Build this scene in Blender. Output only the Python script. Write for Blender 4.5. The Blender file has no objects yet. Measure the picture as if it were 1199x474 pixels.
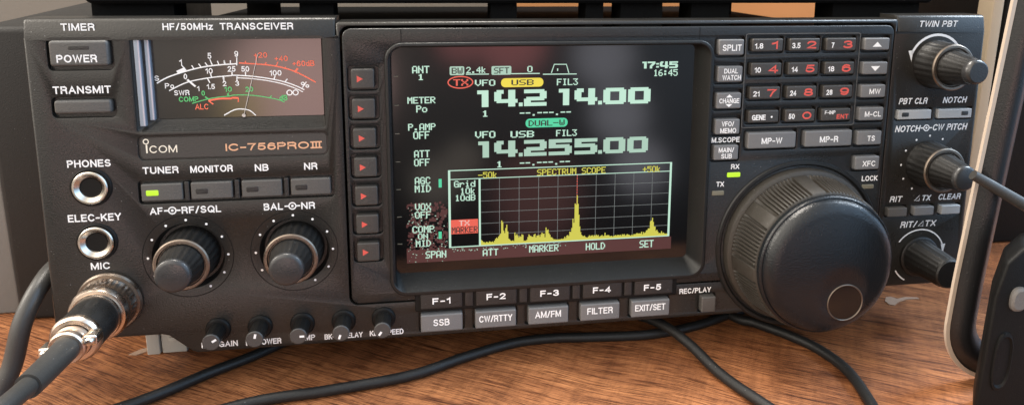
import bpy, bmesh, math, random
from mathutils import Vector, Matrix
from mathutils.geometry import tessellate_polygon
random.seed(7)
scene = bpy.context.scene
col = scene.collection
PI = math.pi
R = math.radians

# ---------------------------------------------------------------- panel frame
# The radio's front panel leans back 3 degrees. Panel coordinates are millimetres:
# u to the right, v downwards from the top edge, h out of the panel towards the viewer.
TILT = R(3.0)
GAP = 14.0
PANEL = Matrix(((1, 0, 0, -0.170),
                (0, math.sin(TILT), -math.cos(TILT), 0.0),
                (0, math.cos(TILT), math.sin(TILT), (GAP + 116 * math.cos(TILT)) / 1000),
                (0, 0, 0, 1)))

# ---------------------------------------------------------------- camera
CAM_ROT = Matrix(((0.9876128, 0.0189214, -0.1557656),
                  (0.0070305, 0.9863696, 0.1643944),
                  (0.156753, -0.1634531, 0.9740183)))
# ---------------------------------------------------------------- light settings
WORLD_STRENGTH = 0.85
# patches of the room that the glossy glass mirrors: direction, inner and outer angle, colour
ROOM = [((-0.150, -0.983, -0.10), 5.0, 6.3, (7.2, 4.6, 4.2)),
        ((-0.232, -0.967, -0.13), 0.9, 1.9, (5.0, 3.9, 1.3)),
        ((0.12, -0.99, -0.05), 1.5, 3.5, (3.6, 1.4, 1.4)),
        ((0.05, -0.995, -0.045), 1.0, 2.6, (3.2, 1.3, 1.3)),
        ((0.15, -0.955, -0.26), 1.6, 4.5, (1.3, 0.6, 0.55)),
        ((0.245, -0.965, -0.07), 0.8, 3.2, (2.6, 2.6, 2.9)),
        ((0.265, -0.955, -0.15), 0.8, 3.0, (2.6, 2.6, 2.9)),
        ((0.29, -0.935, -0.22), 0.8, 2.8, (2.6, 2.6, 2.9)),
        ((0.012, -0.969, -0.24), 0.6, 2.5, (1.5, 1.3, 1.1)),
        ((0.05, -0.969, -0.21), 0.5, 2.0, (1.5, 1.3, 1.1))]
# name, position, target, width, height, power, colour
LAMPS = [('window_overhead', (-0.15, 0.15, 0.9), (0.0, -0.02, 0.05), 0.34, 0.2, 10.0, (1.0, 0.93, 0.84)),
         ('window_left', (-0.75, 0.05, 0.45), (-0.1, 0.0, 0.06), 0.16, 0.3, 3.5, (1.0, 0.92, 0.82)),
         ('window_right', (0.75, 0.10, 0.65), (0.1, 0.0, 0.06), 0.22, 0.32, 7.5, (0.82, 0.91, 1.0))]
cam_data = bpy.data.cameras.new('camera')
cam = bpy.data.objects.new('camera', cam_data)
col.objects.link(cam)
local = CAM_ROT.to_4x4()
local.translation = Vector((0.124738, 0.017052, 0.247588))
cam.matrix_world = PANEL @ local
cam_data.sensor_width = 36.0
cam_data.lens = 840.15 / 1199 * 36.0
cam_data.shift_x = -(630.17 - 599.5) / 1199
cam_data.shift_y = (101.79 - 237.0) / 1199
cam_data.clip_start = 0.01
cam_data.clip_end = 50
cam_data.dof.use_dof = True
cam_data.dof.focus_distance = 0.252
cam_data.dof.aperture_fstop = 45
scene.camera = cam

# ---------------------------------------------------------------- world: the dim room around the desk
world = bpy.data.worlds.new('World')
scene.world = world
world.use_nodes = True
wn, wl = world.node_tree.nodes, world.node_tree.links
bg = wn['Background']
bg.inputs['Strength'].default_value = WORLD_STRENGTH
tc = wn.new('ShaderNodeTexCoord')
sep = wn.new('ShaderNodeSeparateXYZ')
wl.new(tc.outputs['Generated'], sep.inputs[0])
ramp = wn.new('ShaderNodeMapRange')
ramp.inputs['From Min'].default_value = -0.55
ramp.inputs['From Max'].default_value = 0.75
wl.new(sep.outputs['X'], ramp.inputs['Value'])
cr = wn.new('ShaderNodeValToRGB')
cr.color_ramp.elements[0].position = 0.0
cr.color_ramp.elements[0].color = (2.2, 2.0, 1.75, 1)
cr.color_ramp.elements[1].position = 1.0
cr.color_ramp.elements[1].color = (0.92, 1.38, 1.95, 1)
e = cr.color_ramp.elements.new(0.42); e.color = (0.72, 0.68, 0.63, 1)
e = cr.color_ramp.elements.new(0.62); e.color = (0.55, 0.58, 0.62, 1)
wl.new(ramp.outputs[0], cr.inputs[0])
last = cr.outputs[0]
def room_patch(d, a0, a1, colour, last):
    # a soft patch of the room (a shirt, an arm, a bright window) around direction d
    dn = Vector(d).normalized()
    dot = wn.new('ShaderNodeVectorMath'); dot.operation = 'DOT_PRODUCT'
    nz = wn.new('ShaderNodeVectorMath'); nz.operation = 'NORMALIZE'
    wl.new(tc.outputs['Generated'], nz.inputs[0]); wl.new(nz.outputs[0], dot.inputs[0])
    dot.inputs[1].default_value = dn
    mr = wn.new('ShaderNodeMapRange'); mr.interpolation_type = 'SMOOTHSTEP'
    mr.inputs['From Min'].default_value = math.cos(R(a1)); mr.inputs['From Max'].default_value = math.cos(R(a0))
    wl.new(dot.outputs['Value'], mr.inputs['Value'])
    mx = wn.new('ShaderNodeMix'); mx.data_type = 'RGBA'
    wl.new(mr.outputs[0], mx.inputs[0]); wl.new(last, mx.inputs[6])
    mx.inputs[7].default_value = (*colour, 1)
    return mx.outputs[2]
low = wn.new('ShaderNodeMapRange'); low.interpolation_type = 'SMOOTHSTEP'
low.inputs['From Min'].default_value = -0.36; low.inputs['From Max'].default_value = 0.05
low.inputs['To Min'].default_value = 0.04; low.inputs['To Max'].default_value = 1.0
wl.new(sep.outputs['Z'], low.inputs['Value'])
dim = wn.new('ShaderNodeVectorMath'); dim.operation = 'SCALE'
wl.new(last, dim.inputs[0]); wl.new(low.outputs[0], dim.inputs['Scale'])
high = wn.new('ShaderNodeMapRange'); high.interpolation_type = 'SMOOTHSTEP'
high.inputs['From Min'].default_value = 0.02; high.inputs['From Max'].default_value = 0.35
high.inputs['To Min'].default_value = 1.0; high.inputs['To Max'].default_value = 2.1
wl.new(sep.outputs['Z'], high.inputs['Value'])
lift = wn.new('ShaderNodeVectorMath'); lift.operation = 'SCALE'
wl.new(dim.outputs[0], lift.inputs[0]); wl.new(high.outputs[0], lift.inputs['Scale'])
last = lift.outputs[0]
for d, a0, a1, c in ROOM:
    last = room_patch(d, a0, a1, c, last)
wl.new(last, bg.inputs['Color'])

# ---------------------------------------------------------------- lamps: soft daylight from windows
def area(name, loc, target, sx, sy, power, colour):
    l = bpy.data.lights.new(name, 'AREA')
    l.shape = 'RECTANGLE'; l.size = sx; l.size_y = sy; l.energy = power; l.color = colour
    o = bpy.data.objects.new(name, l); col.objects.link(o)
    o.location = loc
    o.rotation_euler = (Vector(target) - Vector(loc)).to_track_quat('-Z', 'Y').to_euler()
    return o
for a in LAMPS:
    area(*a)
scene.view_settings.view_transform = 'Standard'
scene.view_settings.look = 'None'
scene.view_settings.exposure = 0.0
scene.view_settings.gamma = 1.0

# ---------------------------------------------------------------- materials
def new_mat(name):
    m = bpy.data.materials.new(name); m.use_nodes = True
    return m, m.node_tree.nodes, m.node_tree.links, m.node_tree.nodes['Principled BSDF']
def plain(name, c, rough=0.5, metal=0.0, spec=0.5, coat=0.0, grain=0.0, grain_scale=1500, vary=0.0, vary_scale=60):
    m, n, l, b = new_mat(name)
    b.inputs['Base Color'].default_value = (*c, 1)
    b.inputs['Roughness'].default_value = rough
    b.inputs['Metallic'].default_value = metal
    b.inputs['Specular IOR Level'].default_value = spec
    b.inputs['Coat Weight'].default_value = coat
    t = n.new('ShaderNodeTexCoord')
    if grain:
        nz = n.new('ShaderNodeTexNoise'); nz.inputs['Scale'].default_value = grain_scale; nz.inputs['Detail'].default_value = 3
        l.new(t.outputs['Object'], nz.inputs['Vector'])
        bp = n.new('ShaderNodeBump'); bp.inputs['Strength'].default_value = grain; bp.inputs['Distance'].default_value = 0.0004
        l.new(nz.outputs['Fac'], bp.inputs['Height']); l.new(bp.outputs[0], b.inputs['Normal'])
    if vary:
        nz = n.new('ShaderNodeTexNoise'); nz.inputs['Scale'].default_value = vary_scale; nz.inputs['Detail'].default_value = 5
        l.new(t.outputs['Object'], nz.inputs['Vector'])
        mr = n.new('ShaderNodeMapRange'); mr.inputs['To Min'].default_value = max(0.02, rough - vary); mr.inputs['To Max'].default_value = min(1, rough + vary)
        mr.inputs['From Min'].default_value = 0.3; mr.inputs['From Max'].default_value = 0.7
        l.new(nz.outputs['Fac'], mr.inputs['Value']); l.new(mr.outputs[0], b.inputs['Roughness'])
    return m
def dusty(name, c, rough, dust=0.5, grain=0.30, grain_scale=1900, dust_scale=480, spec=0.5):
    # moulded plastic with a fine grain, smears and specks of pale dust
    m, n, l, b = new_mat(name)
    b.inputs['Specular IOR Level'].default_value = spec
    t = n.new('ShaderNodeTexCoord')
    vo = n.new('ShaderNodeTexVoronoi'); vo.inputs['Scale'].default_value = dust_scale
    l.new(t.outputs['Object'], vo.inputs['Vector'])
    lt = n.new('ShaderNodeMath'); lt.operation = 'LESS_THAN'; lt.inputs[1].default_value = 0.075
    l.new(vo.outputs['Distance'], lt.inputs[0])
    big = n.new('ShaderNodeTexNoise'); big.inputs['Scale'].default_value = 45; big.inputs['Detail'].default_value = 6; big.inputs['Roughness'].default_value = 0.65
    l.new(t.outputs['Object'], big.inputs['Vector'])
    gt = n.new('ShaderNodeMapRange'); gt.inputs['From Min'].default_value = 0.46; gt.inputs['From Max'].default_value = 0.62
    l.new(big.outputs['Fac'], gt.inputs['Value'])
    mu = n.new('ShaderNodeMath'); mu.operation = 'MULTIPLY'
    l.new(lt.outputs[0], mu.inputs[0]); l.new(gt.outputs[0], mu.inputs[1])
    fine = n.new('ShaderNodeTexNoise'); fine.inputs['Scale'].default_value = 900; fine.inputs['Detail'].default_value = 4
    l.new(t.outputs['Object'], fine.inputs['Vector'])
    film = n.new('ShaderNodeMapRange'); film.inputs['From Min'].default_value = 0.35; film.inputs['From Max'].default_value = 0.75
    film.inputs['To Max'].default_value = 0.05 * dust
    l.new(fine.outputs['Fac'], film.inputs['Value'])
    fb = n.new('ShaderNodeMath'); fb.operation = 'MULTIPLY'; l.new(film.outputs[0], fb.inputs[0]); l.new(big.outputs['Fac'], fb.inputs[1])
    s = n.new('ShaderNodeMath'); s.operation = 'MULTIPLY'; s.inputs[1].default_value = dust; l.new(mu.outputs[0], s.inputs[0])
    ad = n.new('ShaderNodeMath'); ad.operation = 'ADD'; l.new(s.outputs[0], ad.inputs[0]); l.new(fb.outputs[0], ad.inputs[1])
    mx = n.new('ShaderNodeMix'); mx.data_type = 'RGBA'
    l.new(ad.outputs[0], mx.inputs[0]); mx.inputs[6].default_value = (*c, 1); mx.inputs[7].default_value = (0.38, 0.375, 0.36, 1)
    l.new(mx.outputs[2], b.inputs['Base Color'])
    rr_ = n.new('ShaderNodeMapRange'); rr_.inputs['From Min'].default_value = 0.3; rr_.inputs['From Max'].default_value = 0.7
    rr_.inputs['To Min'].default_value = rough - 0.06; rr_.inputs['To Max'].default_value = rough + 0.09
    l.new(big.outputs['Fac'], rr_.inputs['Value']); l.new(rr_.outputs[0], b.inputs['Roughness'])
    gr = n.new('ShaderNodeTexNoise'); gr.inputs['Scale'].default_value = grain_scale; gr.inputs['Detail'].default_value = 2
    l.new(t.outputs['Object'], gr.inputs['Vector'])
    bp = n.new('ShaderNodeBump'); bp.inputs['Strength'].default_value = grain; bp.inputs['Distance'].default_value = 0.0003
    l.new(gr.outputs['Fac'], bp.inputs['Height']); l.new(bp.outputs[0], b.inputs['Normal'])
    return m
def glow(name, c, s, base=(0.02, 0.02, 0.02)):
    m, n, l, b = new_mat(name)
    b.inputs['Base Color'].default_value = (*base, 1)
    b.inputs['Emission Color'].default_value = (*c, 1)
    b.inputs['Emission Strength'].default_value = s
    b.inputs['Roughness'].default_value = 0.3
    return m
def wood(name):
    m, n, l, b = new_mat(name)
    t = n.new('ShaderNodeTexCoord')
    mp = n.new('ShaderNodeMapping'); mp.inputs['Rotation'].default_value = (0, 0, R(30))
    l.new(t.outputs['Object'], mp.inputs['Vector'])
    wob = n.new('ShaderNodeTexNoise'); wob.inputs['Scale'].default_value = 9; wob.inputs['Detail'].default_value = 2
    l.new(mp.outputs[0], wob.inputs['Vector'])
    sc = n.new('ShaderNodeVectorMath'); sc.operation = 'MULTIPLY_ADD'
    sc.inputs[1].default_value = (0.0, 0.018, 0.0)
    l.new(wob.outputs['Color'], sc.inputs[0]); l.new(mp.outputs[0], sc.inputs[2])
    def streak(sx, sy, det, rough):
        k = n.new('ShaderNodeMapping'); k.inputs['Scale'].default_value = (sx, sy, 1)
        l.new(sc.outputs[0], k.inputs['Vector'])
        q = n.new('ShaderNodeTexNoise'); q.inputs['Scale'].default_value = 1; q.inputs['Detail'].default_value = det; q.inputs['Roughness'].default_value = rough
        l.new(k.outputs[0], q.inputs['Vector'])
        return q.outputs['Fac']
    broad = streak(8, 110, 7, 0.75)
    pore = streak(60, 1500, 6, 0.8)
    vein = streak(14, 420, 4, 0.7)
    saw = streak(260, 30, 4, 0.7)
    c1 = n.new('ShaderNodeValToRGB')
    el = c1.color_ramp.elements
    el[0].position = 0.30; el[0].color = (0.155, 0.056, 0.022, 1)
    el[1].position = 0.72; el[1].color = (0.46, 0.198, 0.078, 1)
    x = el.new(0.5); x.color = (0.29, 0.115, 0.045, 1)
    l.new(broad, c1.inputs[0])
    c2 = n.new('ShaderNodeValToRGB')
    el = c2.color_ramp.elements
    el[0].position = 0.43; el[0].color = (0.33, 0.25, 0.21, 1)
    el[1].position = 0.52; el[1].color = (1.12, 1.12, 1.12, 1)
    l.new(pore, c2.inputs[0])
    c3 = n.new('ShaderNodeValToRGB')
    el = c3.color_ramp.elements
    el[0].position = 0.36; el[0].color = (0.80, 0.78, 0.76, 1)
    el[1].position = 0.56; el[1].color = (1.05, 1.05, 1.05, 1)
    l.new(saw, c3.inputs[0])
    c4 = n.new('ShaderNodeValToRGB')
    el = c4.color_ramp.elements
    el[0].position = 0.34; el[0].color = (0.24, 0.17, 0.14, 1)
    el[1].position = 0.42; el[1].color = (1, 1, 1, 1)
    l.new(vein, c4.inputs[0])
    big = n.new('ShaderNodeTexNoise'); big.inputs['Scale'].default_value = 22; big.inputs['Detail'].default_value = 3
    l.new(mp.outputs[0], big.inputs['Vector'])
    c5 = n.new('ShaderNodeValToRGB')
    el = c5.color_ramp.elements
    el[0].position = 0.36; el[0].color = (0.66, 0.62, 0.60, 1)
    el[1].position = 0.6; el[1].color = (1.08, 1.08, 1.08, 1)
    l.new(big.outputs['Fac'], c5.inputs[0])
    def mul(a, bb):
        q = n.new('ShaderNodeMix'); q.data_type = 'RGBA'; q.blend_type = 'MULTIPLY'; q.inputs[0].default_value = 1
        l.new(a, q.inputs[6]); l.new(bb, q.inputs[7]); return q.outputs[2]
    l.new(mul(mul(mul(mul(c1.outputs[0], c2.outputs[0]), c3.outputs[0]), c4.outputs[0]), c5.outputs[0]), b.inputs['Base Color'])
    b.inputs['Roughness'].default_value = 0.48
    b.inputs['Specular IOR Level'].default_value = 0.4
    bp = n.new('ShaderNodeBump'); bp.inputs['Strength'].default_value = 0.35; bp.inputs['Distance'].default_value = 0.0006
    l.new(pore, bp.inputs['Height']); l.new(bp.outputs[0], b.inputs['Normal'])
    return m

M = {}
M['panel'] = dusty('charcoal plastic', (0.0155, 0.0145, 0.0130), 0.285, 0.42, spec=0.42)
M['plate'] = dusty('slate plastic', (0.0125, 0.0127, 0.0128), 0.285, 0.35, spec=0.42)
M['well'] = plain('black plastic', (0.005, 0.005, 0.005), 0.5, spec=0.2)
M['bezel'] = dusty('black bezel plastic', (0.009, 0.0095, 0.0095), 0.33, 0.25, spec=0.35)
M['key_dark'] = dusty('dark key plastic', (0.040, 0.037, 0.034), 0.42, 0.35)
M['key_black'] = dusty('black key plastic', (0.016, 0.016, 0.016), 0.36, 0.3)
M['key_grey'] = dusty('grey key plastic', (0.135, 0.135, 0.138), 0.45, 0.35)
M['key_mid'] = dusty('mid grey key plastic', (0.075, 0.072, 0.068), 0.45, 0.35)
M['key_pale'] = dusty('pale grey key plastic', (0.30, 0.31, 0.32), 0.4, 0.3)
M['print'] = plain('pale printing ink', (0.80, 0.80, 0.80), 0.6)
M['print_dim'] = plain('dull printing ink', (0.66, 0.67, 0.69), 0.6)
M['print_red'] = plain('red printing ink', (0.62, 0.085, 0.065), 0.5)
M['copper_ink'] = plain('copper lettering', (0.72, 0.42, 0.26), 0.42, 0.35)
M['cream_ink'] = plain('cream lettering', (0.78, 0.72, 0.60), 0.5)
M['rubber'] = dusty('ribbed rubber', (0.026, 0.022, 0.017), 0.55, 0.8, 0.35)
M['knob'] = dusty('black knob plastic', (0.008, 0.0075, 0.007), 0.42, 0.3, 0.3, spec=0.4)
M['knob_cap'] = dusty('matt black cap', (0.028, 0.028, 0.029), 0.27, 0.3, 0.2)
M['knob_face'] = dusty('dark blue grey knob face', (0.006, 0.0075, 0.0095), 0.22, 0.16, 0.45, 1800, spec=0.42)
M['rim'] = plain('worn bronze metal', (0.20, 0.165, 0.135), 0.36, 0.9, vary=0.12, vary_scale=300, grain=0.15)
M['silver'] = plain('nickel plating', (0.66, 0.61, 0.54), 0.26, 1.0, vary=0.1, vary_scale=200)
M['brass'] = plain('warm nickel plating', (0.58, 0.48, 0.40), 0.27, 1.0, vary=0.12, vary_scale=160)
M['barrel'] = plain('black anodised barrel', (0.02, 0.019, 0.018), 0.28, 0.3, vary=0.1, vary_scale=120)
M['gloss'] = plain('black gloss plastic', (0.003, 0.003, 0.003), 0.12, spec=0.4)
M['tip'] = dusty('grey knob end', (0.045, 0.044, 0.043), 0.42, 0.4, 0.2)
M['screen'] = plain('black display glass', (0.004, 0.004, 0.0045), 0.09, spec=0.55)
M['meter_face'] = plain('smoked meter dial', (0.016, 0.013, 0.011), 0.12, spec=0.6)
M['lens'] = plain('clear edge with painted sky sheen', (0.26, 0.30, 0.36), 0.15, 0.2)  # pale blue puts the mirrored sky into the edge's colour
M['cable'] = dusty('black cable rubber', (0.008, 0.008, 0.008), 0.48, 0.25, 0.3, spec=0.35)
M['cable_grey'] = dusty('dusty cable rubber', (0.030, 0.029, 0.027), 0.42, 0.5, 0.2)
M['paint'] = dusty('black painted steel', (0.006, 0.006, 0.006), 0.9, 0.1, spec=0.03)
M['case'] = dusty('dark grey steel', (0.015, 0.0145, 0.014), 0.5, 0.3, spec=0.25)
M['foot'] = plain('grey plastic foot', (0.42, 0.39, 0.34), 0.6, grain=0.2)
M['wood'] = wood('reddish brown wood')
M['wall'] = plain('pale plaster', (0.13, 0.118, 0.10), 0.9, grain=0.3, grain_scale=300)
M['orange'] = plain('orange stained board', (0.62, 0.27, 0.10), 0.5)
M['pink'] = plain('pink tape', (0.75, 0.25, 0.30), 0.6)
M['post'] = plain('beige painted wood', (0.42, 0.34, 0.24), 0.5)
M['edge'] = plain('bare metal edge', (0.56, 0.46, 0.37), 0.4, 0.25)
M['greybox'] = plain('grey cardboard', (0.19, 0.18, 0.165), 0.8, grain=0.3, grain_scale=400)
M['stand'] = dusty('black powder coat', (0.010, 0.010, 0.011), 0.30, 0.15, 0.25, 2000)
M['device'] = dusty('black device plastic', (0.004, 0.004, 0.004), 0.55, 0.12, spec=0.2)
M['grey_button'] = plain('grey button rubber', (0.12, 0.112, 0.105), 0.6, grain=0.3)
M['dirt'] = plain('flaked paint', (0.30, 0.20, 0.14), 0.8, grain=0.4)
M['w'] = glow('mint white pixels', (0.66, 1.0, 0.80), 0.78)
M['wd'] = glow('dim mint pixels', (0.60, 0.90, 0.72), 0.64)
M['y'] = glow('yellow pixels', (1.0, 0.95, 0.10), 0.60)
M['yb'] = glow('amber pixels', (1.0, 0.80, 0.06), 0.85)
M['g'] = glow('green pixels', (0.08, 0.85, 0.45), 0.75)
M['r'] = glow('red pixels', (1.0, 0.13, 0.08), 0.80)
M['k'] = glow('dark pixels', (0.02, 0.03, 0.02), 0.3)
M['p'] = glow('pink pixels', (1.0, 0.62, 0.55), 0.8)
M['maroon'] = glow('maroon emissive', (0.30, 0.035, 0.035), 0.20)
M['grid'] = glow('grey dotted pixels', (0.66, 0.74, 0.72), 0.30)
M['led_on'] = glow('lit green lamp', (0.62, 1.0, 0.02), 0.95)
M['led_off'] = plain('unlit lamp', (0.16, 0.15, 0.11), 0.35)
M['m_w'] = plain('white dial ink', (0.82, 0.82, 0.82), 0.5)
M['needle'] = plain('pale needle', (0.55, 0.50, 0.46), 0.5)
M['m_g'] = plain('green dial ink', (0.10, 0.50, 0.16), 0.5)
M['m_r'] = plain('red dial ink', (0.85, 0.16, 0.09), 0.5)

# ---------------------------------------------------------------- mesh helpers
class MB:
    """Collects faces. flat=True: points are (u, v, h) in panel millimetres; else world millimetres."""
    def __init__(self, panel=True):
        self.v = []; self.f = []; self.flat = set(); self.panel = panel
    def add(self, verts, faces):
        o = len(self.v)
        self.v += [tuple(p) for p in verts]
        self.f += [tuple(i + o for i in f) for f in faces]
    def loops(self, loops, cap0=False, cap1=False):
        n = len(loops[0]); vs = [p for lp in loops for p in lp]; fs = []
        for k in range(len(loops) - 1):
            for i in range(n):
                j = (i + 1) % n
                fs.append((k * n + i, k * n + j, (k + 1) * n + j, (k + 1) * n + i))
        if cap0: fs.append(tuple(range(n - 1, -1, -1)))
        if cap1: fs.append(tuple((len(loops) - 1) * n + i for i in range(n)))
        self.add(vs, fs)
    def tess(self, polys, h):
        vs = [(p[0], p[1], h) for poly in polys for p in poly]
        tr = tessellate_polygon([[Vector((p[0], p[1], 0)) for p in poly] for poly in polys])
        self.flat.update(range(len(self.f), len(self.f) + len(tr)))
        self.add(vs, [tuple(t) for t in tr])
    def box(self, x0, y0, z0, x1, y1, z1):
        self.add([(x0, y0, z0), (x1, y0, z0), (x1, y1, z0), (x0, y1, z0), (x0, y0, z1), (x1, y0, z1), (x1, y1, z1), (x0, y1, z1)],
                 [(0, 3, 2, 1), (4, 5, 6, 7), (0, 1, 5, 4), (1, 2, 6, 5), (2, 3, 7, 6), (3, 0, 4, 7)])
    def build(self, name, mat, parent=None, sharp=32, bevel=0):
        bm = bmesh.new()
        vs = [bm.verts.new((p[0] / 1000, -p[1] / 1000, p[2] / 1000) if self.panel else (p[0] / 1000, p[1] / 1000, p[2] / 1000)) for p in self.v]
        for i_f, f in enumerate(self.f):
            if len(set(f)) > 2:
                try: bm.faces.new([vs[i] for i in f]).smooth = i_f not in self.flat
                except ValueError: pass
        bmesh.ops.remove_doubles(bm, verts=bm.verts, dist=2e-6)
        bmesh.ops.recalc_face_normals(bm, faces=bm.faces)
        if bevel:
            es = [e for e in bm.edges if len(e.link_faces) == 2 and e.calc_face_angle(0) > R(30)]
            bmesh.ops.bevel(bm, geom=es, offset=bevel / 1000, segments=3, profile=0.5, affect='EDGES', clamp_overlap=True)
        me = bpy.data.meshes.new(name); bm.to_mesh(me); bm.free()
        me.set_sharp_from_angle(angle=R(sharp))
        me.materials.append(M[mat] if isinstance(mat, str) else mat)
        o = bpy.data.objects.new(name, me); col.objects.link(o)
        if parent is not None:
            o.parent = parent
            if self.panel and parent.type == 'EMPTY':
                o.matrix_local = parent.matrix_world.inverted() @ PANEL
            elif not self.panel and parent.type == 'EMPTY':
                o.matrix_local = parent.matrix_world.inverted()
            elif not self.panel:
                o.matrix_local = Matrix.Identity(4)
        elif self.panel:
            o.matrix_world = PANEL
        return o
def rr(u0, v0, u1, v1, r, n=5):
    r = min(r, (u1 - u0) / 2 - 1e-3, (v1 - v0) / 2 - 1e-3)
    out = []
    for cu, cv, a in ((u1 - r, v0 + r, -90), (u1 - r, v1 - r, 0), (u0 + r, v1 - r, 90), (u0 + r, v0 + r, 180)):
        for k in range(n + 1):
            t = R(a + 90 * k / n); out.append((cu + r * math.cos(t), cv + r * math.sin(t)))
    return out
def circ(cu, cv, r, n=48):
    return [(cu + r * math.cos(2 * PI * k / n), cv + r * math.sin(2 * PI * k / n)) for k in range(n)]
def inset(pts, d):
    n = len(pts)
    area2 = sum(pts[i][0] * pts[(i + 1) % n][1] - pts[(i + 1) % n][0] * pts[i][1] for i in range(n))
    s = 1 if area2 > 0 else -1
    out = []
    for i in range(n):
        p, q, w = Vector(pts[i - 1]), Vector(pts[i]), Vector(pts[(i + 1) % n])
        a = (q - p); b = (w - q)
        if a.length < 1e-6: a = b
        if b.length < 1e-6: b = a
        a.normalize(); b.normalize()
        na = Vector((-a.y, a.x)) * s; nb = Vector((-b.y, b.x)) * s
        m = na + nb
        if m.length < 1e-6: m = na
        m.normalize()
        k = d / max(0.35, m.dot(na))
        out.append((q.x + m.x * k, q.y + m.y * k))
    return out
def at_h(pts, h): return [(p[0], p[1], h) for p in pts]
def slab(mb, pts, h0, h1, bev=0.3, seg=3, bottom=False):
    ls = [at_h(pts, h0)]
    for k in range(seg + 1):
        t = (PI / 2) * k / seg
        ls.append(at_h(inset(pts, bev * (1 - math.cos(t))), h1 - bev + bev * math.sin(t)))
    mb.loops(ls, cap0=bottom)
    mb.tess([inset(pts, bev)], h1)
def plate(mb, outer, holes, h, hback, bev=0.8):
    """A plate with real openings. holes: (loop at the face, depth of floor or None, loop at the floor or None, edge bevel)."""
    tops = [inset(outer, bev)]
    for hp, fl, fp, hb in holes: tops.append(inset(hp, -hb))
    mb.tess(tops, h)
    ls = []
    for k in range(4):
        t = (PI / 2) * k / 3
        ls.append(at_h(inset(outer, bev * (1 - math.sin(t))), h - bev + bev * math.cos(t)))
    ls.append(at_h(outer, hback))
    mb.loops(ls)
    for hp, fl, fp, hb in holes:
        ls = []
        for k in range(3):
            t = (PI / 2) * k / 2
            ls.append(at_h(inset(hp, -hb * (1 - math.sin(t))), h - hb + hb * math.cos(t)))
        if fl is None:
            ls.append(at_h(hp, hback)); mb.loops(ls)
        else:
            ls.append(at_h(fp or hp, fl)); mb.loops(ls); mb.tess([fp or hp], fl)
def lathe(mb, cu, cv, prof, n=48, rad=None, a0=0.0, end=True):
    ls = []
    for i, (r, h) in enumerate(prof):
        lp = []
        for k in range(n):
            a = a0 + 2 * PI * k / n
            q = r * (rad(i, k) if rad else 1)
            lp.append((cu + q * math.cos(a), cv + q * math.sin(a), h))
        ls.append(lp)
    mb.loops(ls, cap0=prof[0][0] > 1e-6, cap1=end and prof[-1][0] > 1e-6)
def ribbon(mb, pts, w, h, closed=False):
    n = len(pts); L = []; Rr = []
    for i in range(n):
        a = Vector(pts[i - 1]) if (i or closed) else Vector(pts[0])
        b = Vector(pts[(i + 1) % n]) if (i < n - 1 or closed) else Vector(pts[-1])
        d = (b - a).normalized(); nn = Vector((-d.y, d.x)) * w / 2; p = Vector(pts[i])
        L.append((*(p + nn), h)); Rr.append((*(p - nn), h))
    m = n if closed else n - 1
    mb.add(L + Rr, [(i, (i + 1) % n, n + (i + 1) % n, n + i) for i in range(m)])
def smooth(pts, k=6):
    P_ = [Vector(p) for p in pts]; out = []
    for i in range(len(P_) - 1):
        p0 = P_[max(0, i - 1)]; p1 = P_[i]; p2 = P_[i + 1]; p3 = P_[min(len(P_) - 1, i + 2)]
        for j in range(k):
            t = j / k
            out.append(0.5 * ((2 * p1) + (p2 - p0) * t + (2 * p0 - 5 * p1 + 4 * p2 - p3) * t * t + (-p0 + 3 * p1 - 3 * p2 + p3) * t ** 3))
    out.append(P_[-1])
    return out
def tube(mb, pts, r, n=16, k=8):
    """A round cable along smoothed points; r is one radius or one per point."""
    cl = smooth(pts, k); m = len(cl)
    rs = [r] * m if not isinstance(r, (list, tuple)) else [r[min(len(r) - 1, i // k)] * (1 - (i % k) / k) + r[min(len(r) - 1, i // k + 1)] * ((i % k) / k) for i in range(m)]
    up = Vector((0.3, 0.2, 1)); ls = []
    for i in range(m):
        d = (cl[min(m - 1, i + 1)] - cl[max(0, i - 1)]).normalized()
        x = d.cross(up).normalized(); y = x.cross(d).normalized(); up = y
        ls.append([tuple(cl[i] + (x * math.cos(2 * PI * q / n) + y * math.sin(2 * PI * q / n)) * rs[i]) for q in range(n)])
    mb.loops(ls, True, True)
def el(cx, cy, rx, ry, a0, a1, n=10):
    return [(cx + rx * math.cos(R(a0 + (a1 - a0) * k / n)), cy + ry * math.sin(R(a0 + (a1 - a0) * k / n))) for k in range(n + 1)]
SIX = [[(0.50, 0.86), (0.40, 0.97), (0.28, 1.0), (0.13, 0.92), (0.03, 0.68), (0.01, 0.34)], el(0.29, 0.32, 0.28, 0.32, 180, -180, 16)]
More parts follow.
